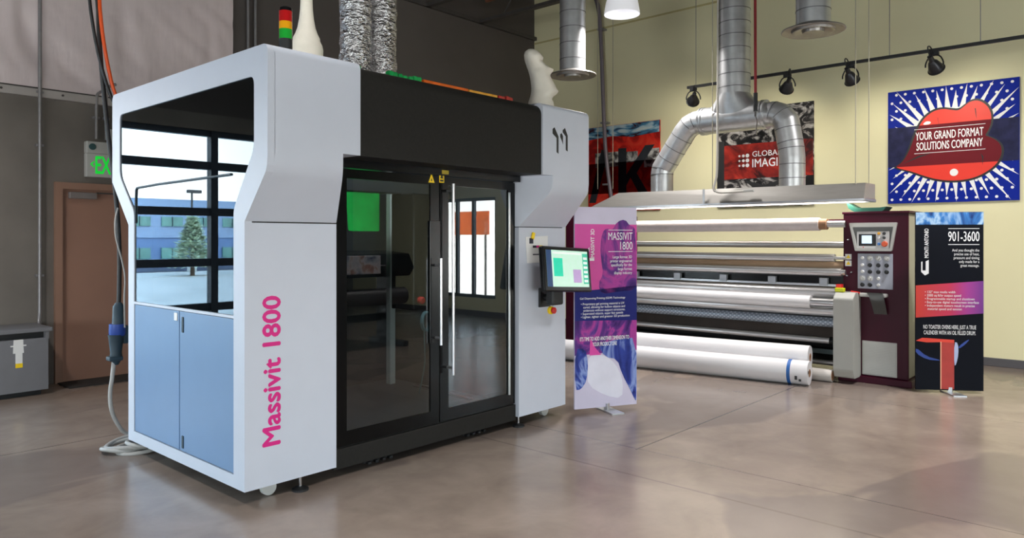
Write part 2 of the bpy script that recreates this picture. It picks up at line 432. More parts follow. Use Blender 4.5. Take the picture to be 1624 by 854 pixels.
# roof joists (open web) and cross pipe
def joist(x, label):
    j = thing('roof_joist', (x, 1, 5.2), label, 'joist', group=None)
    MB().box((x - .05, YF + .2, 5.2), (x + .05, YB - .02, 5.25)).build('bottom_chord', M_iron, j)
    MB().box((x - .05, YF + .2, 5.95), (x + .05, YB - .02, 6.0)).build('top_chord', M_iron, j)
    wb = MB(); y = YF + .3; k = 0
    while y < YB - .7:
        a, c = (5.23, 5.97) if k % 2 == 0 else (5.97, 5.23)
        wb.cyl((x, y, a), (x, y + .6, c), .014, seg=8); y += .6; k += 1
    wb.build('web', M_iron, j)
for x, lb in ((8.94, 'steel roof joist nearest the yellow wall'), (7.75, 'steel roof joist second from the yellow wall'), (6.6, 'steel roof joist third from the yellow wall')):
    joist(x, lb)
MB().tube([(8.8, YB - .3, 5.5), (8.8, -2, 5.5)], .035).build_thing('sprinkler_pipe', mat('rusty_red_pipe', (128, 84, 62), .6, var=.15), (8.8, 5, 5.47), 'rust coloured sprinkler pipe running below the roof deck beside a joist', 'pipe', smooth=True)

# glazed overhead door (seen mirrored in the machine's side window) and left window band
M_frame = mat('dark_anodised_frame', (26, 38, 52), .45, var=.05)
M_clear = glass_mat('clear_window_glass', (.93, .96, .96), .02)
mb = MB()
for z in (.14, .69, 1.24, 1.86, 2.43, 2.84): mb.box((GX0, YB + .04, z - .048), (GX1, YB + .13, z + .048))
for x in (GX0 + .04, -2.5, -1.3, -.12, GX1 - .02): mb.box((x - .045, YB + .03, .12), (x + .045, YB + .14, GZ1))
wo = struct(mb.build('window_1', M_frame))
MB().box((GX0, YB + .08, .14), (GX1, YB + .09, GZ1)).build('pane', M_clear, wo)
mb = MB()
for z in (.32, 1.35, 2.38): mb.box((XL - .14, -2.4, z - .05), (XL - .04, 6.4, z + .05))
for y in (-2.36, -.9, .56, 2.0, 3.46, 4.92, 6.36): mb.box((XL - .15, y - .045, .3), (XL - .03, y + .045, 2.4))
wo = struct(mb.build('window_2', M_frame))
MB().box((XL - .1, -2.4, .32), (XL - .09, 6.4, 2.38)).build('pane', M_clear, wo)
mb = MB()
for z in (.12, 1.1, 2.08): mb.box((-4.1, YF - .14, z - .05), (6.1, YF - .04, z + .05))
for k in range(8): mb.box((-4.1 + k * 1.457 - .045, YF - .15, .1), (-4.1 + k * 1.457 + .045, YF - .03, 2.1))
wo = struct(mb.build('added_front_window', M_frame))  # unseen glazing added to bring daylight onto the machine front
MB().box((-4.05, YF - .1, .12), (6.05, YF - .09, 2.08)).build('pane', M_clear, wo)
mb = MB()
mb.prism([(-3.6, .35), (-1.88, .35), (-1.88, 2.35), (-3.6, 2.35)], [[(-3.54, .41), (-1.94, .41), (-1.94, 2.29), (-3.54, 2.29)]], 'x', XR + .05, XR + .12)
for y in (-3.02, -2.55): mb.box((XR + .05, y - .03, .4), (XR + .12, y + .03, 2.3))
wo = struct(mb.build('window_3', M_frame))
MB().box((XR + .08, -3.57, .38), (XR + .09, -1.9, 2.32)).build('pane', M_clear, wo)

# exit door
M_door = mat('tan_door_paint', (158, 120, 102), .5, var=.05, scale=2)
M_jamb = mat('tan_jamb_paint', (150, 116, 98), .5, var=.05, scale=3)
dr = struct(MB().box((2.6, YB - .005, .0), (3.56, YB + .06, 2.07), .002).build('door_1', M_door))
MB().prism([(2.53, 0), (2.6, 0), (2.6, 2.06), (3.56, 2.06), (3.56, 0), (3.63, 0), (3.63, 2.13), (2.53, 2.13)], [], 'y', YB - .05, YB + .06).build('door_frame', M_jamb, dr)
cl = MB().box((2.66, YB - .065, 1.96), (2.93, YB - .006, 2.03), .008).build('door_closer', mat('grey_closer_case', (140, 132, 130), .4, .3), dr)
MB().box((2.93, YB - .05, 2.02), (3.25, YB - .03, 2.035)).build('closer_arm', M_iron, cl)
MB().cyl((3.45, YB - .07, 1.0), (3.45, YB - .005, 1.0), .03).build('door_handle', M_steel, dr)
MB().box((2.55, 8.33, 0), (3.75, 8.72, .012), .004).build_thing('door_mat', mat('black_rubber_mat', (40, 37, 36), .8, var=.2, scale=50, bump=.4, bscale=120), (3.1, 8.5, 0), 'dark rubber mat on the floor in front of the exit door', 'mat')

# ------------------------------------------------------------------ outside, seen in the mirroring window
MB().box((-140, YB + .2, -.4), (120, 160, -.3)).build_thing('parking_lot', mat('sunlit_asphalt', (196, 184, 176), .9, var=.12, scale=.6), (0, 30, -.4), 'pale sunlit parking lot outside, mirrored in the machine side window', 'parking lot')
struct(bpy.data.objects['parking_lot']); 
YO = 52
bd = thing('office_building', (-15, YO, -.3), 'blue grey office building mirrored in the side window of the machine', 'building')
M_bldg = mat('blue_grey_tilt_panel', (150, 168, 196), .8, var=.04, scale=.4)
MB().box((-60, YO, -.3), (2, YO + 12, 1.6)).build('wall', mat('blue_grey_base_panel', (112, 136, 176), .8, var=.04, scale=.4), bd)
MB().box((-60, YO - .1, 1.6), (2, YO + 12, 4.3)).build('upper_wall', M_bldg, bd)
for k in range(18):
    for z, h_ in ((.15, .75), (2.4, .65)):
        x = -2.0 - k * 2.2
        wd = MB().box((x - 1.45, YO - .2, z), (x, YO - .05, z + h_)).build('window', mat('green_tinted_glazing', (104, 150, 140), .15, var=.3, scale=.8), bd)
        MB().box((x - .74, YO - .24, z), (x - .70, YO - .2, z + h_)).build('mullion', M_frame, wd)
def pine(x, y, h, lb, seed):
    rd = random.Random(seed)
    t0 = thing('pine_tree', (x, y, -.3), lb, 'tree')
    MB().cyl((x, y, -.3), (x, y, h * .8), .12, .03, seg=8).build('trunk', mat('bark', (92, 74, 60), .9), t0)
    m = MB(); t = bmesh.new()
    for i in range(1500):
        f = rd.random() ** .8; zz = .1 + f * h; rad = (1 - f) ** .8 * h * .42 * rd.uniform(.35, 1) + .05; a = rd.uniform(0, 6.283)
        c = Vector((x + rad * math.cos(a), y + rad * math.sin(a), zz)); s = rd.uniform(.12, .3)
        d = Vector((math.cos(a), math.sin(a), rd.uniform(-.2, .6))) * s; q = Vector((-math.sin(a), math.cos(a), rd.uniform(-.4, .4))) * s * .5
        t.faces.new([t.verts.new(v) for v in (c - d * .3 - q, c - d * .3 + q, c + d)])
    m._merge(t); m.build('foliage', mat('pale_pine_needles', (206, 216, 192), .8, var=.25, scale=2), t0)
pine(-12.3, 36, 2.5, 'pine tree mirrored left of the dark mullion in the side window', 2)
pine(-15.7, 36, 2.1, 'pine tree mirrored right of the dark mullion in the side window', 3)
lp = thing('parking_lamp', (-14.1, 40, -.3), 'tall parking lot lamp mirrored in the machine side window', 'street lamp')
MB().cyl((-14.1, 40, -.3), (-14.1, 40, 4.1), .07, .05, seg=10).build('pole', M_iron, lp)
MB().box((-14.6, 39.85, 4.05), (-13.85, 40.15, 4.22), .03).build('lamp_head', M_iron, lp)
MB().cyl((-14.1, 40, -.3), (-14.1, 40, .3), .25, seg=16).build('base', M_whitegrey, lp)
MB().box((-60, 41, -.3), (2, 46, -.02), .05).build_thing('planting_strip', mat('dark_mulch', (84, 92, 112), .9, var=.2, scale=1), (-20, 43, -.3), 'dark planted strip between the parking lot and the office building', 'planting bed')

# ------------------------------------------------------------------ the big printer
X0, X1 = 2.08, 5.05; XM = (X0 + X1) / 2
YF1, YF0 = 3.645, 3.895            # front of the upper shell, front of the lower body
YR0, YR1 = 5.557, 5.86             # rear of the lower body, rear of the upper shell
ZB, ZS, ZCH, ZN, ZT = .09, 1.63, 1.92, 2.035, 2.6
SX = 2.695; SPX = 2.57             # inner edge of the end modules; outer edge of the splayed reveal
pr = thing('large_format_printer', (XM, 4.75, 0), 'huge white and black enclosed 3D printer standing in the middle of the hall', '3d printer')
def mx(x, mirror): return 2 * XM - x if mirror else x
prof_front = arc(YF1 + .045, ZT - .045, .045, 180, 90, 6)                # rounded top front edge
prof_back = arc(YR1 - .045, ZT - .045, .045, 90, 0, 6)
def shell(mirror):
    m = MB(); t = bmesh.new()
    def q(*pts): t.faces.new([t.verts.new((mx(x, mirror), y, z)) for x, y, z in pts])
    XS = X0 + (.043 if not mirror else .039)
    top = [(YF1, ZN)] + prof_front + prof_back + [(YR1, 1.95), (YR0, ZS), (YR0, ZB)]
    for a, c in zip(top, top[1:]): q((XS, a[0], a[1]), (SX, a[0], a[1]), (SX, c[0], c[1]), (XS, c[0], c[1]))
    q((XS, YF1, ZN), (SPX, YF1, ZN), (SPX, YF1, ZCH + .07), (XS, YF1, ZCH + .07))
    bend = []
    for k in range(7):
        u_ = k / 6; a_ = Vector((YF1, ZCH + .07)); b_ = Vector((YF1, ZCH)); c_ = Vector((YF1 + .046, ZCH - .053)); p_ = a_ * (1 - u_) ** 2 + b_ * 2 * u_ * (1 - u_) + c_ * u_ * u_; bend.append((p_.x, p_.y))
    bend.append((YF0, ZS))
    ins_x = lambda y: SPX + (SX - SPX) * (y - YF1) / (YF0 - YF1)
    for a, c in zip(bend, bend[1:]): q((XS, a[0], a[1]), (ins_x(a[0]), a[0], a[1]), (ins_x(c[0]), c[0], c[1]), (XS, c[0], c[1]))
    q((SPX, YF1, ZN), (SX, YF0 + .06, ZN), (SX, YF0 + .06, ZS), (SX, YF0, ZS), *[(ins_x(y), y, z) for y, z in bend[-2::-1]])
    q((SPX, YF1, ZN), (SX, YF1, ZN), (SX, YF0 + .06, ZN))
    q((SX, YF1, ZN), (SX, YF1 + .1, ZN), (SX, YF1 + .1, ZT - .01), *[(SX, y, z) for y, z in prof_front[::-1]])
    bmesh.ops.remove_doubles(t, verts=t.verts, dist=.0005)
    t.normal_update(); mid = Vector((mx((X0 + SX) / 2, mirror), 4.75, 1.5))
    for f_ in t.faces:
        if f_.normal.dot(f_.calc_center_median() - mid) < 0: f_.normal_flip()
    m._merge(t)
    return m
for mir in (False, True): shell(mir).build('upper_shell', M_white, pr, True, 25)
# lower front panels (thin seam under the shell)
for mir in (False, True):
    a, c = sorted((mx(X0, mir), mx(SX, mir)))
    MB().box((a + (.045 if not mir else 0), YF0, ZB), (c - (.04 if mir else 0), YF0 + .06, ZS - .008)).build('front_panel', M_white, pr)
    a, c = sorted((mx(X0 + .05, mir), mx(SX, mir)))
    MB().box((a, YF0 + .05, ZB), (c, YR0 - .02, ZB + .03)).build('floor_plate', M_black, pr)
    MB().box((mx(SX - .02, mir), YF0 + .055, ZB + .03), (mx(SX, mir), YR0 - .01, ZN - .02)).build('inner_wall', M_inner, pr)
    MB().box((a, YF0 + .002, ZS - .012), (c, YR0 - .02, ZS - .002)).build('seam_strip', M_matt, pr)
# left end: one white ring round window and doors
win = rounded([(5.455, 1.085), (4.022, 1.085), (4.022, 1.70), (3.79, 2.035), (3.79, 2.44), (5.72, 2.44), (5.72, 1.99), (5.455, 1.72)], [0, 0, .04, .06, .05, .05, .06, .04])
bendp = [(YF1 + .046, ZCH - .053), (YF1 + .02, ZCH - .022), (YF1 + .006, ZCH + .012), (YF1, ZCH + .07)]
outer = [*bendp, *prof_front, *prof_back, (YR1, 1.95), (YR0, ZS), (YR0, ZB), (YF0, ZB), (YF0, ZS)]
doorhole = [(4.022, .165), (5.455, .165), (5.455, 1.068), (4.022, 1.068)]
MB().prism(outer, [win, doorhole], 'x', X0, X0 + .045).build('end_frame', M_white, pr)
MB().box((X0 + .05, 4.0, 1.05), (X0 + .12, 5.5, 1.1)).build('sill', M_matt, pr)
for (y0, y1, hy) in ((4.742, 5.45, None), (4.027, 4.734, 4.70)):
    d = MB().box((X0 + .004, y0, .17), (X0 + .03, y1, 1.064), .003).build('cabinet_door', M_bluegrey, pr)
    if hy:
        for z0, z1 in ((.93, 1.03), (.19, .27)):
            MB().box((X0 - .002, hy - .025, z0), (X0 + .01, hy, z1), .004).build('latch', M_navy, d)
    else:
        MB().box((X0, 4.765, 1.0), (X0 + .006, 4.81, 1.05), .001).build('sticker', M_paper, d)
# side window: two panes; mirrors the lot outside
M_mirror = glass_mat('dark_tinted_side_glass', (.03, .08, .14), .0, 0.0, (.86, .95, 1.0), 1.62)
gl = MB().prism(win, [], 'x', X0 + .008, X0 + .014)
TILT = Matrix.Translation((X0 + .06, 4.75, 1.75)) @ Matrix.Rotation(R(0.0), 4, 'Y') @ Matrix.Rotation(R(0.0), 4, 'Z') @ Matrix.Translation((-X0 - .06, -4.75, -1.75))
bmesh.ops.transform(gl.bm, matrix=TILT, verts=gl.bm.verts)
gl.build('side_window', M_mirror, pr)
MB().tube([(X0 + .006, 5.44, 1.64), (X0 + .006, 5.44, 1.87), (X0 + .006, 5.41, 1.895), (X0 + .006, 4.06, 1.905)], .008, smooth=1).build('window_seal', M_navy, pr)
MB().prism([(YF0 + .07, ZB + .03), (YF0 + .07, ZS), (YF1 + .05, ZCH + .02), (YF1 + .05, ZT - .05), (YR1 - .05, ZT - .05), (YR1 - .05, 1.97), (YR0 - .05, ZS), (YR0 - .05, ZB + .03)], [], 'x', X0 + .15, X0 + .17).build('bulkhead', mat('dark_blue_bulkhead', (14, 20, 28), .6), pr)
# right end closing plate
MB().prism([*[(y + .002, z) for y, z in bendp], *[(y + .002, z - .002) for y, z in prof_front], *[(y - .002, z - .002) for y, z in prof_back], (YR1, 1.95), (YR0, ZS), (YR0, ZB), (YF0 + .002, ZB), (YF0 + .002, ZS)], [], 'x', X1 - .04, X1 - .001).build('end_panel', M_white, pr)
# black header, roof, rear
hx0, hx1 = SX + .003, mx(SX, True) - .003
hp = [(YF1 + .014, ZN)] + arc(YF1 + .094, ZT - .095, .08, 180, 90, 8) + [(5.8, ZT - .015), (5.8, ZT - .06), (YF0 + .06, ZT - .06), (YF0 + .06, ZN)]
MB().prism(hp, [], 'x', hx0, hx1).build('header', M_black, pr, True, 30)
MB().box((hx0, YF0 - .02, ZN - .05), (hx1, YF0 + .1, ZN + .001)).build('top_rail', M_gloss, pr)
MB().box((hx0, 5.5, ZB), (hx1, 5.55, ZT - .06)).build('rear_wall', M_inner, pr)
MB().box((hx0, YF0 + .06, .17), (hx1, 5.5, .2)).build('build_plate', mat('dark_build_plate', (52, 54, 58), .4, var=.2, scale=4), pr)
MB().box((hx0, YF0 + .03, .06), (hx1, YF0 + .12, .19), .006).build('base_rail', M_black, pr)
MB().box((hx0, YF0 + .12, .06), (hx1, 5.5, .17)).build('base_tray', M_black, pr)
# glass doors
M_doorglass = glass_mat('smoked_door_glass', (.70, .74, .74), .055, 0.0, (1, 1, 1), 1.45)
M_border = mat('black_printed_glass_border', (10, 11, 12), .2, var=.1, spec=.22)
XD = 3.6
DT = ZN - .055
for k, (a, c) in enumerate(((hx0 + .012, XD - .004), (XD + .004, hx1 - .012))):
    fr = MB().prism([(a, .2), (c, .2), (c, DT), (a, DT)], [[(a + .085, .29), (c - .085, .29), (c - .085, DT - .06), (a + .085, DT - .06)]], 'y', YF0 + .03, YF0 + .05).build('door_border', M_border, pr)
    MB().box((a + .002, YF0 + .036, .21), (c - .002, YF0 + .042, DT - .01)).build('door_glass', M_doorglass, fr)
    if k == 0: hxp, z0, z1 = 3.555, .77, 1.39
    else: hxp, z0, z1 = 3.675, .54, 1.93
    hb = MB().cyl((hxp, YF0 - .035, z0), (hxp, YF0 - .035, z1), .0105)
    for z in (z0 + .05, z1 - .05): hb.cyl((hxp, YF0 - .035, z), (hxp, YF0 + .03, z), .009)
    hb.build('handle', M_steel, fr, True)
# black centre cover between the handles
MB().box((3.50, YF0 + .022, .78), (3.60, YF0 + .032, 1.66), .003).build('lock_cover', M_gloss, pr)
MB().box((4.338, YF0 + .02, .28), (4.358, YF0 + .0295, 1.9), .002).build('edge_profile', M_alu, pr)
# warning stickers
fs = Frame((0, YF0 + .029, 0), (1, 0, 0), (0, 0, 1))
a = ony(685, 290, YF0 + .029); st = MB(); fs.poly(st, [(a.x - .035, a.z), (a.x + .025, a.z), (a.x - .005, a.z + .066)], .0015, .001); so = st.build('warning_triangle', M_yellow, pr)
st = MB(); fs.poly(st, [(a.x - .012, a.z + .012), (a.x + .002, a.z + .012), (a.x - .005, a.z + .034)], .0025, .001); st.build('triangle_mark', M_matt, so)
a = ony(700, 290, YF0 + .029); st = MB(); fs.rect(st, a.x - .022, a.z, a.x + .026, a.z + .074, .0015, .001); so = st.build('warning_sticker', M_yellow, pr)
st = MB(); fs.poly(st, [(a.x - .015, a.z + .03), (a.x + .019, a.z + .03), (a.x + .002, a.z + .064)], .0025, .0005); fs.rect(st, a.x - .015, a.z + .008, a.x + .019, a.z + .022, .0025, .0005); st.build('sticker_mark', M_matt, so)
st = MB(); st.box((3.575, YF0 - .024, ZN - .04), (3.64, YF0 - .019, ZN - .012)); st.build('rail_sticker', mat('dull_yellow_sticker', (170, 150, 40), .5), pr)
# logo and lettering
ff = Frame((0, YF1, 0), (1, 0, 0), (0, 0, 1))
lg = MB()
ff.poly(lg, [(4.557, 2.405), (4.580, 2.420), (4.632, 2.352), (4.632, 2.213), (4.608, 2.225), (4.608, 2.338), (4.557, 2.368)], .002, .0015)
ff.poly(lg, [(4.655, 2.372), (4.672, 2.385), (4.690, 2.362), (4.690, 2.295), (4.672, 2.328), (4.655, 2.350)], .002, .0015)
ff.poly(lg, [(4.688, 2.410), (4.716, 2.430), (4.752, 2.372), (4.752, 2.242), (4.728, 2.252), (4.728, 2.362), (4.688, 2.392)], .002, .0015)
lg.build('logo', M_matt, pr)
fv = Frame((0, YF0, 0), (0, 0, 1), (-1, 0, 0))
tx = MB(); fv.text(tx, 'Massivit 1800', .325, -2.303, 1.193, -2.192, .0015, bold=.035); tx.build('lettering', M_magenta, pr)
# monitor on its arm
mo_c = Vector((4.80, 3.70, 1.275))
mrot = Matrix.Rotation(R(-6), 3, 'Z') @ Matrix.Rotation(R(-8), 3, 'X') @ Matrix.Rotation(R(3.0), 3, 'Y')
mo = MB().obox(mo_c, (.56, .05, .37), mrot, .012).build('monitor', M_gloss, pr)
fm = Frame(mo_c + mrot @ Vector((0, -.0255, 0)), mrot @ Vector((1, 0, 0)), mrot @ Vector((0, 0, 1)))
def em(name, rgb, s): return mat(name, rgb, .3, var=.04, scale=30, emit=s)
s1 = MB(); fm.rect(s1, -.245, -.145, .245, .155, .001); s1 = s1.build('screen', em('screen_pale_green', (186, 220, 202), .45), mo)
s2 = MB(); fm.rect(s2, -.245, -.145, -.185, .155, .0016); s2.build('screen_menu', em('screen_navy', (30, 62, 104), .3), s1)
s2 = MB(); fm.rect(s2, -.165, -.06, -.06, .09, .0016); s2.build('screen_layer', em('screen_teal', (24, 196, 160), .45), s1)
s2 = MB(); fm.rect(s2, .06, -.11, .155, .0, .0016); s2.build('screen_part', em('screen_lilac', (176, 150, 196), .35), s1)
s2 = MB(); fm.rect(s2, .18, -.12, .245, .135, .0016); s2.build('screen_buttons', em('screen_green', (60, 180, 150), .4), s1)
s2 = MB()
for k in range(6): fm.rect(s2, .19, -.105 + k * .038, .235, -.085 + k * .038, .0022)
fm.rect(s2, -.17, .125, .17, .14, .0022); s2.build('screen_text', em('screen_white', (226, 236, 232), .4), s1)
am = MB().box((4.66, 3.72, .985), (4.80, 3.80, 1.12), .015); am.cyl((4.75, 3.76, 1.04), (4.75, YF0, 1.04), .03); am.cyl((4.75, 3.76, 1.04), (4.78, 3.73, 1.2), .03)
am.box((4.68, YF0 - .02, .96), (4.82, YF0, 1.12), .004); am.build('monitor_arm', M_matt, pr)
# emergency stop
es = MB(); es.lathe([(.034, 0), (.034, .02), (.026, .026)], (4.835, YF0, .925), (0, -1, 0)); eo = es.build('emergency_stop', M_yellow, pr, True)
es = MB(); es.lathe([(.014, .02), (.014, .035), (.027, .037), (.027, .05), (.02, .056)], (4.835, YF0, .925), (0, -1, 0)); es.build('stop_button', M_red, eo, True)
# feet, castors and fork brackets
for (x, y) in ((2.46, 3.93), (4.48, 3.94), (2.43, 5.4), (4.47, 5.4)):
    f = MB().lathe([(.05, 0), (.05, .012), (.03, .022), (.012, .026)], (x, y, 0)); fo = f.build('levelling_foot', M_matt, pr, True)
    MB().cyl((x, y, .024), (x, y, ZB + .02), .009, seg=12).build('spindle', M_chrome, fo, True)
for (x, y) in ((2.285, 4.0), (4.9, 4.02), (2.3, 5.35), (4.9, 5.35)):
    MB().cyl((x, y - .018, .048), (x, y + .018, .048), .046).build('castor', M_whitegrey, pr, True)
for x in (3.12, 4.05):
    bk = MB().box((x - .12, 4.02, .015), (x + .12, 4.2, .075), .004)
    for q in (-.09, -.03, .03, .09): bk.box((x + q - .012, 3.99, .012), (x + q + .012, 4.03, .03), .002)
    bk = bk.build('fork_bracket', M_matt, pr)
    bl = MB(); bl.sphere((x + .10, 4.0, .06), .012); bl.sphere((x - .10, 4.0, .05), .012); bl.build('bolt', M_chrome, bk, True)
# what stands inside behind the glass
MB().box((4.235, 5.28, .2), (4.295, 5.34, 2.0), .004).build('inner_post', M_whitegrey, pr)
for x in (4.72, 4.86):
    pass
gy = 4.75
MB().box((hx0, gy - .06, 1.9), (hx1, gy + .06, 2.02), .006).build('gantry_beam', M_matt, pr)
ca = MB().box((3.86, 4.52, .95), (4.06, 4.80, 1.9), .01).build('print_carriage', M_gloss, pr)
MB().lathe([(.03, 0), (.03, .03), (.02, .04)], (3.93, 4.52, 1.03), (0, -1, 0)).build('red_knob', M_red, ca, True)
cc = MB()
for k in range(3):
    cc.tube([(3.96 + .045 * math.cos(a_ / 16 * 6.283), 4.49 - k * .012, .86 + .075 * math.sin(a_ / 16 * 6.283)) for a_ in range(17)], .009, 8)
cc.tube([(3.95, 4.49, .79), (3.96, 4.5, .66), (4.04, 4.58, .5), (4.10, 4.7, .3), (4.12, 4.75, .215)], .006, smooth=2)
cc.build('coiled_hose', mat('teal_grey_hose', (96, 128, 134), .4), ca, True)
MB().obox((4.28, 4.64, .215), (.78, .045, .02), Matrix.Rotation(math.atan2(-.68, -.06) , 3, 'Z'), .006).build('levelling_bar', M_chrome, pr)
fw = Frame((0, 5.499, 0), (1, 0, 0), (0, 0, 1))
gw = MB(); fw.poly(gw, rounded([(3.93, 1.60), (4.28, 1.60), (4.28, 1.96), (4.24, 2.0), (3.90, 2.0)], .02), .004, .003); gw.build('green_window', mat('green_acrylic_window', (40, 200, 84), .25, var=.25, scale=5), pr)
gw = MB(); fw.rect(gw, 4.45, .5, 4.47, 1.9, .03, .02); fw.rect(gw, 4.60, .5, 4.62, 1.9, .03, .02); gw.build('guide_rod', M_whitegrey, pr)
light('interior_fill_light', 'AREA', (3.56, 4.35, 2.5), (3.56, 4.9, 0), 26, (.85, .95, 1), size=1.4, size_y=.2)  # unseen lamp added to brighten the enclosure behind the glass
# signal tower
sx, sy = ony(453, 60, 4.0).x, 4.0
tw = MB().cyl((sx, sy, ZT - .01), (sx, sy, 2.745), .04).build('signal_tower', M_matt, pr, True)
zz = 2.745
for nm, col, hgt in (('green_lens', (30, 150, 50), .06), ('amber_lens', (214, 150, 20), .045), ('red_lens', (170, 24, 26), .065)):
    MB().cyl((sx, sy, zz), (sx, sy, zz + hgt), .039).build(nm, mat(nm, col, .15, var=.1), tw, True); zz += hgt
MB().lathe([(.04, 0), (.036, .02), (.015, .03)], (sx, sy, zz)).build('tower_cap', M_gloss, tw, True)
# coloured acrylic strips standing on the roof
rs = random.Random(4)
ya = 4.02
def strip(x0, x1, z1, col, nm, broken=0):
    m = MB()
    if not broken: m.box((x0, ya, ZT - .02), (x1, ya + .05, z1), .006)
    else:
        n = broken
        for k in range(n):
            u0 = x0 + (x1 - x0) * k / n; u1 = x0 + (x1 - x0) * (k + .82) / n
            m.obox(((u0 + u1) / 2, ya + .03, (ZT + z1) / 2 - .01 + rs.uniform(-.008, .008)), (u1 - u0, .05, z1 - ZT + .03), Matrix.Rotation(rs.uniform(-.18, .18), 3, 'Y'), .004)
    m.build(nm, mat(nm, col, .2, var=.2, scale=12, coat=.5), pr)
strip(2.75, 3.0, 2.690, (14, 120, 50), 'green_roof_strip', 3)
strip(3.22, 3.53, 2.690, (20, 160, 80), 'green_roof_panel', 7)
strip(3.535, 3.99, 2.690, (226, 104, 34), 'orange_roof_panel')
strip(4.0, 4.32, 2.688, (240, 168, 60), 'yellow_roof_panel')
strip(4.335, 4.52, 2.688, (190, 52, 48), 'red_roof_panel', 2)

# ---- things on the printer
prof = [(.115, 0), (.115, .05), (.108, .08), (.106, .13), (.107, .17), (.10, .20), (.087, .225), (.085, .245), (.072, .27), (.058, .31), (.047, .37), (.041, .43), (.038, .50), (.036, .58), (.036, .75), (.05, .78), (.07, .86), (.05, .92)]
MB().lathe(prof, (2.675, 4.2, ZT), seg=40).build_thing('printed_column', M_print, (2.675, 4.2, ZT), 'cream printed baluster column standing on the left end of the printer roof', 'sculpture', smooth=True)
# head statue, sections: (z, x_back, x_front, half depth)
ST = Vector((4.80, 3.97, ZT)); ST_D = ST.x * hf[0] + ST.y * hf[1]; E1 = Vector((hr[0], hr[1], 0)); E2 = Vector((hf[0], hf[1], 0))
def hx_(zpx, px): return ((600 + px / 4.06 - 812) / 1161 * ST_D - (ST.x * hr[0] + ST.y * hr[1]), EYE + (379 - zpx / 4.06) / 1161 * ST_D)
secs = []
for (zp, l, r_, dpt) in ((694, 960, 1142, .12), (660, 966, 1128, .115), (640, 972, 1118, .11), (622, 978, 1126, .105), (605, 982, 1150, .10), (590, 984, 1160, .098), (570, 985, 1148, .10), (545, 983, 1136, .105), (520, 980, 1122, .11), (490, 974, 1106, .11), (478, 971, 1110, .108), (460, 966, 1124, .10), (448, 962, 1128, .095), (435, 957, 1100, .10), (415, 951, 1072, .112), (395, 944, 1054, .12), (383, 941, 1060, .122), (372, 939, 1062, .12), (355, 938, 1050, .11), (340, 942, 1034, .095), (328, 956, 1014, .07), (322, 974, 1000, .035)):
    a = hx_(zp, l); b_ = hx_(zp, r_); secs.append((a[1], a[0], b_[0], dpt))
nose_hi, nose_lo = hx_(425, 0)[1], hx_(482, 0)[1]
t = bmesh.new(); rings = []
for i, (z, xa, xb, dp) in enumerate(secs):
    if i == 0: z = ZT - .002
    ring = []
    for k in range(28):
        an = 2 * math.pi * k / 28; cx, sy_ = math.cos(an), math.sin(an)
        cxx = math.copysign(abs(cx) ** .8, cx)
        lo_nose = ZT + .0; f_nose = .45 if nose_lo <= z <= nose_hi else .2
        nose = 1.0 - f_nose * max(0, cx) ** 2
        q_ = ST + E1 * ((xa + xb) / 2 + (xb - xa) / 2 * cxx) + E2 * (dp * nose * sy_)
        ring.append(t.verts.new((q_.x, q_.y, z)))
    rings.append(ring)
for a, b_ in zip(rings, rings[1:]):
    for k in range(28): t.faces.new((a[k], a[(k + 1) % 28], b_[(k + 1) % 28], b_[k]))
t.faces.new(rings[0][::-1]); t.faces.new(rings[-1])
m = MB(); m._merge(t)
m.build_thing('head_statue', M_print, (4.80, 3.97, ZT), 'cream printed long-faced head statue on the right end of the printer roof', 'sculpture', smooth=True, angle=50)
# foil ducts
M_foil = mat('crumpled_foil', (214, 212, 212), .22, .95, var=.12, scale=20)
fnt = M_foil.node_tree; fb_ = fnt.nodes['Principled BSDF']; ftc = fnt.nodes.new('ShaderNodeTexCoord'); prev = None
for sc_, st_, kind_ in ((16, .9, 'V'), (38, .8, 'V'), (26, .7, 'N')):
    if kind_ == 'V':
        v_ = fnt.nodes.new('ShaderNodeTexVoronoi'); v_.inputs['Scale'].default_value = sc_; v_.feature = 'F1'; out_ = v_.outputs['Distance']
    else:
        v_ = fnt.nodes.new('ShaderNodeTexNoise'); v_.inputs['Scale'].default_value = sc_; v_.inputs['Detail'].default_value = 6; out_ = v_.outputs[0]
    mp_ = fnt.nodes.new('ShaderNodeMapping'); mp_.inputs['Scale'].default_value = (1, 1, 1.9); fnt.links.new(ftc.outputs['Object'], mp_.inputs[0]); fnt.links.new(mp_.outputs[0], v_.inputs['Vector'])
    bp_ = fnt.nodes.new('ShaderNodeBump'); bp_.inputs['Strength'].default_value = st_; bp_.inputs['Distance'].default_value = .02 if sc_ < 30 else .01
    fnt.links.new(out_, bp_.inputs['Height'])
    if prev: fnt.links.new(prev, bp_.inputs['Normal'])
    prev = bp_.outputs[0]
fnt.links.new(prev, fb_.inputs['Normal'])
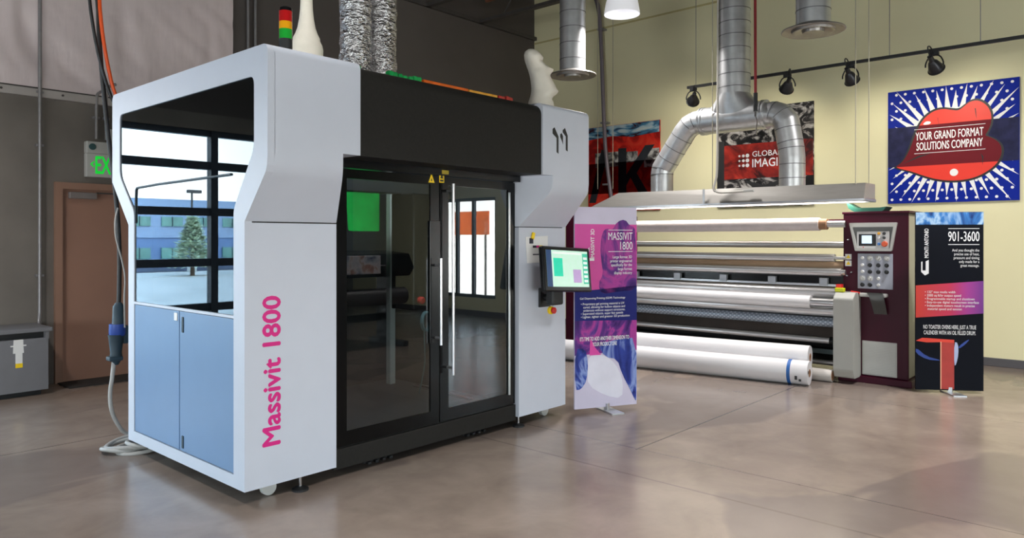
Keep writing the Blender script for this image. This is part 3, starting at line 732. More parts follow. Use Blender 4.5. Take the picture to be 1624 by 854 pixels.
def foil(x, y, r, seed, lb):
    t = bmesh.new(); seg = 72; nz = 150; rings = []; z0, z1 = ZT - .02, 5.0
    for i in range(nz + 1):
        z = z0 + (z1 - z0) * i / nz; ring = []
        cx = x + .03 * noise.noise(Vector((z * 1.1, seed, 0))); cy = y + .02 * noise.noise(Vector((z * 1.1, seed, 5)))
        for k in range(seg):
            a = 2 * math.pi * k / seg
            q = Vector((math.cos(a) * 1.6 + seed, math.sin(a) * 1.6, z * 7))
            rr = r * (1 + .05 * noise.noise(q) + .04 * noise.noise(q * 2.7) + .04 * abs(noise.noise(q * 6)) + .02 * math.sin(z * 48 + 2 * noise.noise(q)))
            ring.append(t.verts.new((cx + rr * math.cos(a), cy + rr * math.sin(a), z)))
        rings.append(ring)
    for a, b_ in zip(rings, rings[1:]):
        for k in range(seg): t.faces.new((a[k], a[(k + 1) % seg], b_[(k + 1) % seg], b_[k]))
    m = MB(); m._merge(t)
    m.build_thing('foil_duct', M_foil, (x, y, ZT), lb, 'duct', 'foil ducts above the printer', smooth=True, angle=80)
foil(3.36, 4.62, .118, 3, 'crumpled silver foil duct rising from the printer roof, left of the pair')
foil(3.60, 4.60, .118, 9, 'crumpled silver foil duct rising from the printer roof, right of the pair')
# paper sheet held by a yellow clip
fp = Frame((0, YF0, 0), (1, 0, 0), (0, 0, 1))
sh = thing('colour_test_sheet', (4.6, YF0, 1.3), 'white paper with colour bars hung beside the monitor by a yellow clip', 'paper')
m = MB(); fp.poly(m, [(4.515, 1.545), (4.535, 1.33), (4.80, 1.33), (4.80, 1.555)], .004, .003); m.build('sheet', M_paper, sh)
m = MB(); fp.rect(m, 4.605, 1.455, 4.65, 1.475, .005); fp.rect(m, 4.605, 1.395, 4.69, 1.405, .005); fp.rect(m, 4.56, 1.49, 4.61, 1.535, .005); m.build('printed_mark', mat('dark_print', (40, 42, 60), .6), sh)
m = MB(); fp.rect(m, 4.65, 1.455, 4.69, 1.475, .005); m.build('magenta_bar', M_magenta, sh)
m = MB(); fp.rect(m, 4.69, 1.455, 4.73, 1.475, .005); m.build('yellow_bar', M_yellow, sh)
m = MB().obox((4.60, YF0 - .012, 1.555), (.03, .016, .055), Matrix.Rotation(.3, 3, 'Y'), .004); m.build('clip', M_yellow, sh)

# ------------------------------------------------------------------ cables behind the left end
def cable(pts, r, m_, lb, name='power_cable', grp=None, sm=2):
    return MB().tube(pts, r, 10, smooth=sm).build_thing(name, m_, pts[-1], lb, 'cable', grp, smooth=True, angle=80)
yc = 5.95
cable([(2.1, 6.4, 6.0), *[ony(p, q, yc) for p, q in ((156, -10), (163, 60), (172, 110), (181, 148), (196, 175))], (2.24, 5.9, 1.95)], .013, M_orange, 'orange cable dropping from the roof to the left end of the printer', 'orange_cable')
cable([(1.9, 6.4, 6.0), *[ony(p, q, yc) for p, q in ((140, -10), (150, 60), (163, 115), (178, 160), (196, 190))], (2.3, 5.9, 1.95)], .012, M_matt, 'thin black cable crossing the others above the printer left end', 'black_cable')
cable([(1.98, 6.5, 6.0), *[ony(p, q, 5.98) for p, q in ((155, -10), (157, 60), (161, 110), (166, 160), (171, 210), (178, 262), (186, 330), (190, 400), (189, 470), (188, 482))]], .016, M_matt, 'thick black cable running from the roof down to the blue power plug', 'black_cable')
pc = ony(187, 530, 5.98)
pg = thing('power_connector', (pc.x, pc.y, .55), 'dark power connector with a blue collar hanging beside the printer back edge', 'plug')
def up(py): return ony(187, py, 5.98).z
def pz(px, py): v = ony(px, py, 5.98); return (v.x, v.y, v.z)
MB().lathe([(.02, 0), (.04, -.03), (.045, -.16), (.05, -.19)], pz(188, 480), (0, 0, 1)).build('upper_housing', M_navy, pg, True)
MB().lathe([(.056, 0), (.058, -.07), (.052, -.09)], pz(186, 514), (0, 0, 1)).build('collar', M_blueplastic, pg, True)
MB().lathe([(.056, 0), (.05, -.04), (.04, -.14), (.044, -.16), (.034, -.2), (.018, -.23)], pz(184, 531), (0, 0, 1)).build('lower_housing', M_navy, pg, True)
v = pz(181, 568); m = MB().box((v[0] - .05, v[1] - .05, v[2] - .02), (v[0] + .05, v[1] + .03, v[2] + .015), .01); m.build('clamp', M_navy, pg)
v = pz(200, 520); MB().box((v[0] - .03, v[1] - .03, v[2] - .12), (v[0] + .01, v[1] + .03, v[2] + .02), .01).build('hinged_lid', M_navy, pg)
cable([pz(181, 570), pz(178, 600), pz(174, 625), pz(176, 650), pz(184, 670), pz(200, 692), (2.36, 5.9, .03), (2.3, 5.72, .018)], .015, M_cable_g, 'grey cable curving from the blue plug down to the floor', 'grey_cable')
m = MB()
for (cx, cy, ra, rb, z0) in ((2.22, 5.55, .22, .15, .016), (2.16, 5.62, .2, .17, .04), (2.26, 5.52, .2, .13, .06), (2.1, 5.62, .17, .14, .03)):
    ph = random.random() * 6
    m.tube([(cx + ra * math.cos(ph + k / 24 * 6.5), cy + rb * math.sin(ph + k / 24 * 6.5), z0 + .01 * math.sin(k * .7)) for k in range(25)], .015, 8)
m.build_thing('cable_coil', M_cable_g, (2.2, 5.6, 0), 'loops of grey cable coiled on the floor under the printer corner', 'cable', smooth=True, angle=80)
cable([ony(187, 330, 5.93), ony(182, 350, 5.93), ony(183, 378, 5.93), ony(193, 410, 5.93), ony(199, 440, 5.93), ony(197, 470, 5.93), ony(198, 520, 5.93)], .006, M_cable_g, 'thin white cable with a small white joiner beside the printer', 'white_cable')

# ------------------------------------------------------------------ left back wall fittings
v0, v1 = ony(63, 0, 8.72), ony(58, 515, 8.72)
cd1 = thing('wall_conduit', (2.39, 8.70, .6), 'long grey conduit running down the back wall to the grey floor cabinet', 'conduit')
MB().tube([(2.39, 8.70, 6.0), (2.39, 8.70, .80), (2.375, 8.68, .66), (2.36, 8.6, .62)], .018, smooth=1).build('pipe', M_conduit, cd1, True)
m = MB()
for z in (3.05, 1.15, 4.3, 2.5): m.box((2.355, 8.69, z - .012), (2.425, 8.75, z + .012), .003)
m.build('strap', M_conduit, cd1)
for (x, zl, zt, lb) in ((2.93, 2.62, 3.08, 'short grey conduit above the exit sign, left of two'), (3.03, 2.62, 3.16, 'short grey conduit above the exit sign, right of two')):
    c_ = thing('wall_conduit', (x, 8.71, zl), lb, 'conduit')
    MB().tube([(x, 8.71, zl), (x, 8.71, zt), (x + .02, 8.71, zt + .05), (x + .1, 8.72, zt + .09)], .016, smooth=1).build('pipe', M_conduit, c_, True)
    MB().box((x - .035, 8.70, zl + .22), (x + .035, 8.75, zl + .245), .003).build('strap', M_conduit, c_)
m = MB().box((3.06, 8.69, 2.6), (3.2, 8.75, 2.74), .006); m.build_thing('junction_box', M_whitegrey, (3.13, 8.72, 2.6), 'small grey junction box above the exit sign', 'junction box')
ex = thing('exit_sign', (3.05, 8.70, 2.22), 'white exit sign with green letters above the tan door', 'exit sign')
MB().box((2.815, 8.66, 2.2), (3.26, 8.74, 2.455), .008).build('sign_body', M_whitegrey, ex)
MB().box((2.815, 8.65, 2.455), (3.26, 8.74, 2.585), .008).build('lamp_housing', M_whitegrey, ex)
m = MB(); m.lathe([(.035, 0), (.035, .01), (.02, .014)], (2.87, 8.65, 2.525), (0, -1, 0)); m.build('emergency_lamp', mat('dark_lens', (60, 90, 92), .15), ex, True)
fx = Frame((0, 8.66, 0), (1, 0, 0), (0, 0, 1))
m = MB(); fx.text(m, 'EXIT', 2.905, 2.24, 3.17, 2.425, .002, bold=.018); fx.poly(m, [(2.85, 2.338), (2.885, 2.372), (2.893, 2.36), (2.87, 2.338), (2.893, 2.316), (2.885, 2.304)], .002); m.build('exit_letters', mat('green_exit_letters', (20, 214, 60), .4, emit=.5), ex)
for (x, lb) in ((4.70, 'grey conduit running up the charcoal wall beside the insulation, left of two'), (4.80, 'grey conduit running up the charcoal wall beside the insulation, right of two')):
    MB().tube([(x, 8.71, 2.2), (x, 8.71, 6.05)], .018).build_thing('wall_conduit', M_conduit, (x, 8.71, 2.2), lb, 'conduit', smooth=True)
# grey floor cabinet
fc = thing('floor_cabinet', (1.75, 8.45, 0), 'low grey metal cabinet standing against the back wall left of the door', 'cabinet')
M_fcab = mat('grey_cabinet_enamel', (118, 118, 122), .45, var=.04)
MB().box((1.2, 8.21, .05), (2.33, 8.72, .56), .004).build('body', M_fcab, fc)
MB().box((1.19, 8.19, .62), (2.36, 8.74, .66), .006).build('top', M_fcab, fc)
MB().box((1.25, 8.26, .56), (2.30, 8.7, .62)).build('vent_gap', M_matt, fc)
MB().box((2.30, 8.2, .55), (2.33, 8.73, .63)).build('end_plate', M_fcab, fc)
MB().box((1.25, 8.27, 0), (2.28, 8.7, .05)).build('plinth', M_matt, fc)
ft = Frame((0, 8.21, 0), (1, 0, 0), (0, 0, 1))
m = MB(); ft.poly(m, [(2.035, .56), (2.115, .56), (2.115, .51), (2.12, .43), (2.108, .43), (2.108, .33), (2.05, .33), (2.05, .43), (2.03, .43)], .002); ft.rect(m, 2.01, .495, 2.14, .508, .0025); so = m.build('notice', M_paper, fc)
m = MB(); ft.rect(m, 2.05, .29, 2.11, .332, .003); m.build('notice_warning', M_yellow, so)

# ------------------------------------------------------------------ posters on the yellow wall
def wall_frame(y_left, z0): return Frame((XR - .03, y_left, z0), (0, -1, 0), (0, 0, 1))
PB = mat('poster_board_edge', (40, 42, 48), .6)
# --- lips poster 1.42 x 1.44
lips = thing('lips_poster', (XR - .015, 2.0, 1.98), 'square blue pop art poster of big red lips on the yellow wall', 'poster')
MB().box((XR - .03, 1.29, 1.985), (XR - .002, 2.71, 3.435), .002).build('board', mat('poster_blue', (10, 36, 146), .6, var=.03, spec=.15), lips)
f = wall_frame(2.71, 1.985); Wp, Hp = 1.42, 1.45
def clipv(p): return (min(max(p[0], .004), Wp - .004), min(max(p[1], .004), Hp - .004))
m = MB(); cx, cy = .72, .73
NR = 40
for k in range(NR):
    a = 2 * math.pi * (k + .5) / NR
    if abs(math.sin(a)) < .17: continue
    da = math.pi / NR * .86
    edge = min((Wp / 2 - .0) / max(abs(math.cos(a)), 1e-3), (Hp / 2) / max(abs(math.sin(a)), 1e-3))
    ro = edge * (.99, .90, 1.0, .93)[k % 4]
    rb_ = .50
    pts = [clipv((cx + rb_ * math.cos(a - da), cy + rb_ * .86 * math.sin(a - da))), clipv((cx + ro * math.cos(a), cy + ro * math.sin(a))), clipv((cx + rb_ * math.cos(a + da), cy + rb_ * .86 * math.sin(a + da)))]
    f.poly(m, pts, .001)
f.poly(m, [(cx + .515 * math.cos(a_ / 40 * 6.2832), cy + .515 * .86 * math.sin(a_ / 40 * 6.2832)) for a_ in range(40)], .0011)
m.build('white_rays', M_whiteink, lips)
m = MB()
for i in range(14):
    for j in range(14):
        a, b_ = .05 + i * .104 + (.052 if j % 2 else 0), .05 + j * .104
        if a > Wp - .03 or b_ > Hp - .03: continue
        if ((a - cx) / .60) ** 2 + ((b_ - cy) / .52) ** 2 < 1 or .44 < b_ < 1.0: continue
        f.disc(m, a, b_, .017, .0016, .0005, 12)
m.build('white_dots', M_whiteink, lips)
# band across the middle (printed darker)
lp_pts = [(.07, .47), (.17, .52), (.25, .66), (.31, .84), (.36, .97), (.43, 1.08), (.53, 1.15), (.63, 1.165), (.72, 1.14), (.80, 1.12), (.86, 1.17), (.93, 1.225), (1.02, 1.22), (1.10, 1.15), (1.14, 1.05), (1.14, .93), (1.10, .83), (1.07, .79), (1.16, .75), (1.23, .68), (1.25, .58), (1.21, .46), (1.12, .37), (1.0, .30), (.86, .265), (.70, .265), (.56, .29), (.42, .34), (.27, .41)]
def smooth2(p, it=2):
    for _ in range(it):
        q = []
        for i in range(len(p)):
            a, b_ = Vector(p[i]), Vector(p[(i + 1) % len(p)]); q += [tuple(a * .75 + b_ * .25), tuple(a * .25 + b_ * .75)]
        p = q
    return p
def grow(p, d):
    c_ = Vector((sum(q[0] for q in p) / len(p), sum(q[1] for q in p) / len(p)))
    return [tuple(Vector(q) + (Vector(q) - c_).normalized() * d) for q in p]
def clip_poly(p, lo, hi):
    def half(pp, lim, keep_above):
        out = []
        for i in range(len(pp)):
            a, b_ = pp[i], pp[(i + 1) % len(pp)]
            ia = (a[1] >= lim) == keep_above; ib = (b_[1] >= lim) == keep_above
            if ia: out.append(a)
            if ia != ib:
                t_ = (lim - a[1]) / (b_[1] - a[1]); out.append((a[0] + t_ * (b_[0] - a[0]), lim))
        return out
    return half(half(p, lo, True), hi, False)
LP = smooth2(lp_pts)
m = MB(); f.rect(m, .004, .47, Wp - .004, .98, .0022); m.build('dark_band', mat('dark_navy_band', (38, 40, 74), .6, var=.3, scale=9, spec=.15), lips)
m = MB(); f.poly(m, grow(LP, .026), .0030); m.build('lip_outline', M_matt, lips)
m = MB(); f.poly(m, LP, .0038); m.build('red_lips', mat('lip_red', (232, 52, 34), .5, var=.02), lips)
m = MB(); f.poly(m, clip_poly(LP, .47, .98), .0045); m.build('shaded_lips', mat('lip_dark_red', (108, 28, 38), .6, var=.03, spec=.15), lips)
m = MB(); f.disc(m, .75, .365, .045, .0052); m.build('highlight', M_whiteink, lips)
m = MB(); f.poly(m, smooth2([(.40, .985), (.44, 1.03), (.50, 1.02), (.49, .985)]), .0052); m.build('highlight', M_whiteink, lips)
m = MB()
for pts in ([(.57, 1.06), (.575, 1.06), (.60, .87), (.585, .97)], [(.97, 1.13), (.98, 1.13), (.99, 1.0), (.98, 1.05)], [(1.03, .58), (1.06, .54), (1.05, .43), (1.045, .53)], [(.16, .5), (.36, .60), (.5, .62), (.36, .575)]): f.poly(m, pts, .0052)
m.build('lip_creases', M_matt, lips)
m = MB(); f.text(m, 'YOUR GRAND FORMAT\nSOLUTIONS COMPANY', .325, .665, 1.06, .895, .0056, 'CENTER', .012, .9); m.build('lettering', M_whiteink, lips)
for z_ in (.93, .625): m = MB(); f.rect(m, .31, z_, 1.08, z_ + .006, .0056, .0004); m.build('rule_line', M_whiteink, lips)
# --- tiger poster
def fur(nt, o):
    n1 = n_noise(nt, o, 3.4, 7, 1.6, (1, 1.0, 1.5), .62); return n_ramp(nt, n1, [(.42, (20, 20, 22)), (.49, (44, 42, 44)), (.55, (150, 146, 144)), (.72, (226, 224, 222))])
def fur_red(nt, o):
    n1 = n_noise(nt, o, 2.6, 6, 1.4, (1, 1.0, 1.3), .55); return n_ramp(nt, n1, [(.36, (44, 18, 18)), (.46, (120, 30, 26)), (.58, (158, 40, 30)), (.72, (186, 58, 44))])
tg = thing('tiger_poster', (XR - .015, 4.4, 2.0), 'black white and red animal fur poster behind the split silver duct', 'poster')
MB().box((XR - .03, 3.66, 2.0), (XR - .002, 5.1, 3.45), .002).build('board', node_mat('fur_print', fur, .55), tg)
f = wall_frame(5.1, 2.0)
m = MB(); f.rect(m, .004, .42, 1.436, .93, .001); m.build('red_band', node_mat('red_fur_print', fur_red, .55), tg)
m = MB()
f.poly(m, smooth2([(.42, .40), (.55, .30), (.66, .22), (.80, .22), (.92, .30), (1.04, .40), (.90, .36), (.74, .31), (.58, .36)], 1), .002)
f.poly(m, [(.64, .22), (.82, .22), (.80, .14), (.73, .10), (.66, .14)], .002)
f.rect(m, .004, .004, .12, 1.0, .0015); m.build('muzzle_lines', M_matt, tg)
m = MB()
f.text(m, 'GLOBAL', .56, .735, .99, .815, .003, 'LEFT', .004); f.text(m, 'IMAGING', .56, .58, 1.16, .70, .003, 'LEFT', .012); m.build('lettering', M_whiteink, tg)
m = MB()
for i, r_ in enumerate((.016, .022, .028)):
    for j in range(3): f.disc(m, .36 + i * .062, .615 + j * .072, r_, .003)
m.build('dot_logo', M_whiteink, tg)
# --- abstract letter poster
ab = thing('abstract_poster', (XR - .015, 6.8, 2.0), 'red poster with big dark letters under a pale blue strip, left of the ducts', 'poster')
def redp(nt, o):
    return n_ramp(nt, n_noise(nt, o, 4, 6, 1.2), [(.35, (150, 26, 24)), (.5, (214, 44, 32)), (.7, (226, 70, 50))])
def bluep(nt, o):
    return n_ramp(nt, n_noise(nt, o, 6, 6, 1.0, (1, .5, 1.6)), [(.36, (60, 30, 40)), (.46, (70, 132, 170)), (.56, (170, 200, 212)), (.7, (206, 214, 212))])
MB().box((XR - .03, 6.09, 2.0), (XR - .002, 7.5, 3.45), .002).build('board', node_mat('red_paint_print', redp, .55), ab)
f = wall_frame(7.5, 2.0)
m = MB(); f.poly(m, [(.004, 1.446), (1.406, 1.446), (1.406, 1.26), (.9, 1.22), (.5, 1.27), (.004, 1.24)], .001); m.build('pale_strip', node_mat('pale_blue_print', bluep, .55), ab)
for q_ in ((.15, .75, .62, 1.0, .001), (.78, .8, 1.0, .98, .001), (1.12, .7, 1.406, 1.0, .001), (.6, .1, 1.406, .28, .0012)): m = MB(); f.rect(m, *q_); m.build('pale_patch', node_mat('pale_print', lambda nt, o: n_ramp(nt, n_noise(nt, o, 9, 5, .5), [(.4, (70, 66, 66)), (.55, (190, 190, 186)), (.7, (216, 214, 210))]), .55), ab)
m = MB(); f.poly(m, [(.02, .15), (.16, .15), (.42, 1.02), (.28, 1.06)], .0018); f.rect(m, .62, .12, .78, 1.05, .0018)
f.poly(m, [(.78, .60), (1.14, 1.06), (1.32, 1.06), (.98, .62), (1.30, .12), (1.12, .12), (.86, .55), (.78, .42)], .0018); m.build('dark_letters', mat('charcoal_print', (38, 42, 48), .55, var=.2, scale=9), ab)
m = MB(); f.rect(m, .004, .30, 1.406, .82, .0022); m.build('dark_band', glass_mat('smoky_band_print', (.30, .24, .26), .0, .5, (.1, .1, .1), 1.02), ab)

# ------------------------------------------------------------------ calender press (rollers along Y)
XF = 8.3
cp = thing('calender_press', (8.7, 4.0, 0), 'long maroon roller heat press with many horizontal rollers by the yellow wall', 'machine')
Y0c, Y1c = 2.62, 5.80
# right cabinet
MB().box((8.32, 1.98, .07), (8.35, 2.62, 1.81), .008).build('control_cabinet', M_maroon, cp)
MB().box((8.35, 1.985, .08), (9.25, 2.60, 1.79), .006).build('cabinet_side', mat('beige_side_panel', (176, 172, 150), .5, var=.03), cp)
MB().box((8.31, 1.97, 1.795), (9.27, 2.63, 1.82), .005).build('cabinet_top', M_maroon, cp)
MB().box((8.28, 1.94, 0), (9.25, 2.66, .07), .006).build('cabinet_base', M_maroon, cp)
fcab = Frame((8.32, 0, 0), (0, -1, 0), (0, 0, 1))      # u = -y
def U(y): return -y
pn = MB()
def frx(x): return Frame((x, 0, 0), (0, -1, 0), (0, 0, 1))
# recessed control hood: grey tapered surround
m = MB(); m.prism(rounded([(2.55, 1.70), (2.08, 1.70), (2.13, 1.40), (2.49, 1.40)], .012), [[(2.515, 1.655), (2.115, 1.655), (2.15, 1.43), (2.47, 1.43)]], 'x', 8.285, 8.322); sur = m.build('control_surround', M_whitegrey, cp)
m = MB(); fcab.poly(m, [(-2.515, 1.655), (-2.47, 1.43), (-2.15, 1.43), (-2.115, 1.655)], .001); m.build('surround_back', mat('mid_grey_panel', (120, 122, 122), .5), sur)
m = MB(); m.box((8.30, 2.155, 1.425), (8.318, 2.475, 1.61), .004); ctl = m.build('control_plate', mat('pale_control_plate', (206, 206, 206), .45), sur)
fk = frx(8.30)
m = MB(); fk.rect(m, -2.455, 1.455, -2.285, 1.58, .001); bz = m.build('display_bezel', M_matt, ctl)
m = MB(); fk.rect(m, -2.425, 1.48, -2.325, 1.565, .002); m.build('display', em('display_pale_blue', (190, 214, 232), .8), ctl)
for (y, z, r_, col, nm) in ((2.255, 1.585, .014, (220, 160, 40), 'amber_lamp'), (2.205, 1.585, .016, (30, 30, 32), 'selector'), (2.255, 1.54, .013, (230, 230, 232), 'white_lamp'), (2.205, 1.54, .014, (26, 26, 28), 'black_button'), (2.255, 1.475, .015, (60, 120, 190), 'blue_button'), (2.20, 1.475, .03, (222, 84, 30), 'emergency_button')):
    m = MB(); m.lathe([(r_, 0), (r_, .012), (r_ * .8, .018)], (8.30, y, z), (-1, 0, 0), 16); m.build(nm, mat(nm, col, .35), ctl, True)
m = MB(); fk.disc(m, -2.41, 1.44, .006, .001); m.build('red_mark', M_red, ctl)
# dial plate
m = MB().box((8.306, 2.125, 1.0), (8.322, 2.468, 1.372), .003); dp = m.build('dial_plate', mat('blue_grey_dial_plate', (168, 172, 186), .45), cp)
M_dial = mat('silver_dial', (190, 190, 188), .4, .2)
for j, z in enumerate((1.325, 1.25, 1.18, 1.11, 1.04)):
    for i, y in enumerate((2.42, 2.345, 2.262, 2.182)):
        if j >= 3 and i == 3: continue
        if (j < 3 and i == 0) or (j >= 3 and i == 2):
            m = MB(); m.lathe([(.018, 0), (.018, .006), (.012, .012)], (8.306, y, z), (-1, 0, 0), 14); m.build('indicator', mat('clear_white_lamp', (216, 216, 214), .3), dp, True)
        elif (j in (0, 3)):
            m = MB(); m.lathe([(.03, 0), (.03, .004), (.016, .006), (.014, .02)], (8.306, y, z), (-1, 0, 0), 18); m.build('dial', M_dial, dp, True)
        else:
            m = MB(); m.lathe([(.022, 0), (.022, .006), (.015, .01), (.013, .024)], (8.306, y, z), (-1, 0, 0), 16); m.build('knob', M_matt, dp, True)
# shelf with hanging grey flap
m = MB().box((8.24, 2.17, .915), (8.32, 2.44, .955), .012); m.build('bracket_shelf', M_whitegrey, cp)
m = MB()
pts = [(8.285, .962), (8.235, .962), (8.225, .93), (8.245, .85), (8.27, .74)]
t = bmesh.new(); rr_ = []
for i, (x, z) in enumerate(pts):
    sh_ = .02 * i; rr_.append([t.verts.new((x, 2.375 - sh_, z)), t.verts.new((x, 2.215 - sh_ * .6, z))])
for a, b_ in zip(rr_, rr_[1:]): t.faces.new((a[0], a[1], b_[1], b_[0]))
ret = bmesh.ops.solidify(t, geom=t.faces[:], thickness=.006); m._merge(t); m.build('hanging_flap', mat('dull_steel_flap', (120, 120, 118), .4, .5), cp, True)
m = MB().cyl((8.24, 2.43, .955), (8.26, 2.52, .965), .01); m.build('red_handle', M_red, cp)
# vent grille
vg = MB().box((8.31, 2.085, .085), (8.322, 2.425, .445), .003).build('vent_grille', M_whitegrey, cp)
m = MB()
for k in range(20): m.box((8.304, 2.10, .105 + k * .0165), (8.311, 2.41, .114 + k * .0165))
m.build('louvres', mat('pale_louvre', (200, 200, 196), .45), vg)
# stickers and small eyes
for z in (1.335, 1.265):
    m = MB(); fcab.rect(m, -2.60, z - .03, -2.535, z + .03, .001); wl = m.build('warning_label', M_paper, cp)
    m = MB(); fcab.poly(m, [(-2.59, z - .015), (-2.545, z - .015), (-2.5675, z + .024)], .002); m.build('warning_mark', M_yellow, wl)
for (y, z) in ((2.565, 1.52), (2.575, 1.13), (2.53, 1.17)):
    m = MB(); m.lathe([(.016, 0), (.012, .02), (.006, .028)], (8.32, y, z), (-1, 0, 0), 12); m.build('stud', M_chrome, cp, True)
# grey end cover
m = MB(); m.prism(rounded([(8.1, .06), (8.32, .06), (8.34, .96), (8.14, .96), (8.06, .90), (8.06, .14)], .02), [], 'y', 2.44, 2.64); m.build('roller_cover', mat('pale_grey_cover', (170, 170, 164), .5, var=.03), cp)
m = MB().box((8.14, 2.56, .962), (8.2, 2.65, 1.005), .006); m.build('yellow_switch', mat('lime_yellow_plastic', (214, 220, 30), .4), cp)
m = MB().box((8.2, 2.6, 1.0), (8.26, 2.66, 1.04), .006); m.build('red_switch', M_red, cp)
# left cabinet and frame
MB().box((8.30, Y1c, .05), (9.25, 6.4, 1.86), .01).build('end_cabinet', M_maroon, cp)
MB().box((8.9, Y0c - .02, .1), (9.2, Y1c, 1.05)).build('drum_housing', mat('dark_brown_housing', (44, 36, 32), .5, var=.2, scale=3), cp)
MB().cyl((8.98, Y0c, .72), (8.98, Y1c, .72), .34, seg=48).build('heated_drum', mat('dark_drum', (52, 46, 44), .35, .6), cp, True)
MB().box((8.40, Y0c, 1.715), (8.44, Y1c, 1.745)).build('top_tie_bar', M_maroon, cp)
def roller(name, x, z, r_, y0, y1, m_, shaft=None, seg=32):
    o = MB().cyl((x, y0, z), (x, y1, z), r_, seg=seg).build(name, m_, cp, True)
    if shaft: MB().cyl((x, Y0c - .03, z), (x, y0, z), shaft, seg=20).build('shaft', M_steel, o, True)
    return o
r1 = roller('wrapped_roll', XF, 1.69, .072, 2.86, Y1c, M_fabric, .036)
MB().cyl((XF, 2.78, 1.69), (XF, 2.86, 1.69), .06).build('core_end', M_card, r1, True)
roller('guide_roller', XF + .1, 1.465, .038, Y0c, Y1c, M_roller)
roller('guide_roller', XF, 1.32, .042, 2.70, Y1c, M_roller, .018)
roller('tension_roller', XF, 1.165, .044, 2.63, Y1c, M_roller, .03)
roller('felt_roller', XF + .1, 1.235, .05, Y0c, Y1c, mat('tan_felt', (190, 158, 128), .8, var=.06), None)
MB().box((XF + .06, Y0c, 1.02), (XF + .09, Y1c, 1.13)).build('scraper_plate', M_gloss, cp)
MB().box((XF, Y0c, 1.005), (XF + .06, Y1c, 1.035), .004).build('clip_rail', M_alu, cp)
for y in (2.82, 3.40, 4.0, 4.62, 5.24):
    MB().box((XF - .012, y - .045, 1.015), (XF + .04, y + .045, 1.10), .004).build('rail_clip', mat('pale_clip', (176, 180, 186), .4, .4), cp)
roller('nip_roller', XF, .93, .062, 2.62, Y1c, M_roller)
r6 = roller('paper_roll', XF - .1, .835, .07, 2.92, Y1c, M_film, .048)
roller('nip_roller', XF, .735, .058, 2.62, Y1c, M_roller)
def perf(nt, o):
    x, y, z = n_sep(nt, o)
    a = n_math(nt, 'SINE', n_math(nt, 'MULTIPLY', y, 120)); c = n_math(nt, 'SINE', n_math(nt, 'MULTIPLY', z, 160))
    return n_ramp(nt, n_math(nt, 'MULTIPLY', a, c), [(.05, (132, 142, 156)), (.5, (182, 192, 204))])
roller('perforated_roller', XF, .615, .056, 2.62, Y1c, node_mat('perforated_belt', perf, .4, .5))
m = MB(); t = bmesh.new(); g = []
for i in range(61):
    y = Y0c + (Y1c - Y0c) * i / 60; g.append([t.verts.new((XF + .1 - .02 * k + .01 * noise.noise(Vector((y * 3, k, 2))), y, .60 - .055 * k + .012 * noise.noise(Vector((y * 2, k * .7, 7))))) for k in range(4)])
for a, b_ in zip(g, g[1:]):
    for k in range(3): t.faces.new((a[k], a[k + 1], b_[k + 1], b_[k]))
m._merge(t); m.build('dark_felt_loop', mat('dark_brown_felt', (58, 48, 42), .6, var=.15), cp, True)
r9 = roller('idler_roller', XF, .41, .032, 2.74, Y1c, M_roller)
MB().cyl((XF, 2.68, .41), (XF, 2.75, .41), .045).build('bearing', M_gloss, r9, True)
MB().box((8.6, Y0c, .1), (8.64, Y1c, .55)).build('lower_guard', M_gloss, cp)
roller('floor_shaft', XF + .05, .16, .028, Y0c - .05, 3.1, M_steel)
MB().box((8.45, Y0c, .24), (8.5, Y1c, .29)).build('lower_rail', mat('teal_grey_rail', (74, 88, 90), .5), cp)
# things on the cabinet
tr = MB().prism([(2.52, 1.82), (2.24, 1.82), (2.2, 1.87), (2.26, 1.862), (2.5, 1.862), (2.6, 1.92), (2.58, 1.86)], [], 'x', 8.36, 8.6)
tr.build_thing('green_tray', mat('dark_green_plastic', (24, 92, 76), .4), (8.48, 2.38, 1.82), 'dark green tray lying on top of the maroon control cabinet', 'tray')
# media rolls on the floor
def media_roll(p0, p1, r_, lb, band=False, hollow=.04, mm=M_film):
    p0, p1 = Vector(p0), Vector(p1); d = (p1 - p0).normalized()
    t_ = thing('media_roll', (p0.x, p0.y, p0.z - r_), lb, 'roll')
    m = MB(); L = (p1 - p0).length
    m.lathe([(hollow, .05), (hollow, 0), (r_ * .985, 0), (r_, .006), (r_, L - .006), (r_ * .985, L), (hollow, L), (hollow, L - .05)], p0, d, 40)
    m.build('film', mm, t_, True)
    m = MB(); m.lathe([(hollow * .72, .03), (hollow * .72, -.004), (hollow * 1.05, -.004), (hollow * 1.05, .01)], p0, d, 24); m.build('core', M_card, t_, True)
    if band:
        m = MB(); m.lathe([(r_ + .0015, .17), (r_ + .0015, .205)], p0, d, 40, caps=False); m.build('blue_tape', mat('blue_tape', (34, 96, 170), .5), t_, True)
        fb = Frame(p0 - d * .002, Vector((0, 0, 1)).cross(-d) * -1, (0, 0, 1))
        nrm = (-d); uu = Vector((0, 0, 1)).cross(nrm); fb = Frame(p0 + nrm * .001, uu, (0, 0, 1))
        m = MB(); fb.rect(m, -.085, .0, -.05, .03, .0015); m.build('end_sticker', M_navy, t_)
        sd = Vector((d.y, -d.x, 0)); sd = sd if sd.x < 0 else -sd
        fl = Frame(p0 + d * .09 + Vector((0, 0, -.03)) + sd * (r_ + .0), -d, Vector((0, 0, 1)))
        m = MB(); fl.rect(m, -.03, -.03, -.005, .01, .001); fl.rect(m, .01, -.045, .035, -.02, .001); m.build('printed_mark', M_matt, t_)
    return t_
A0 = Vector((7.76, 2.78, .127)); dA = Vector((-.135, .99, 0)).normalized()
media_roll(A0, A0 + dA * 3.25, .127, 'white media roll with a blue tape band, lying in front on the floor', True)
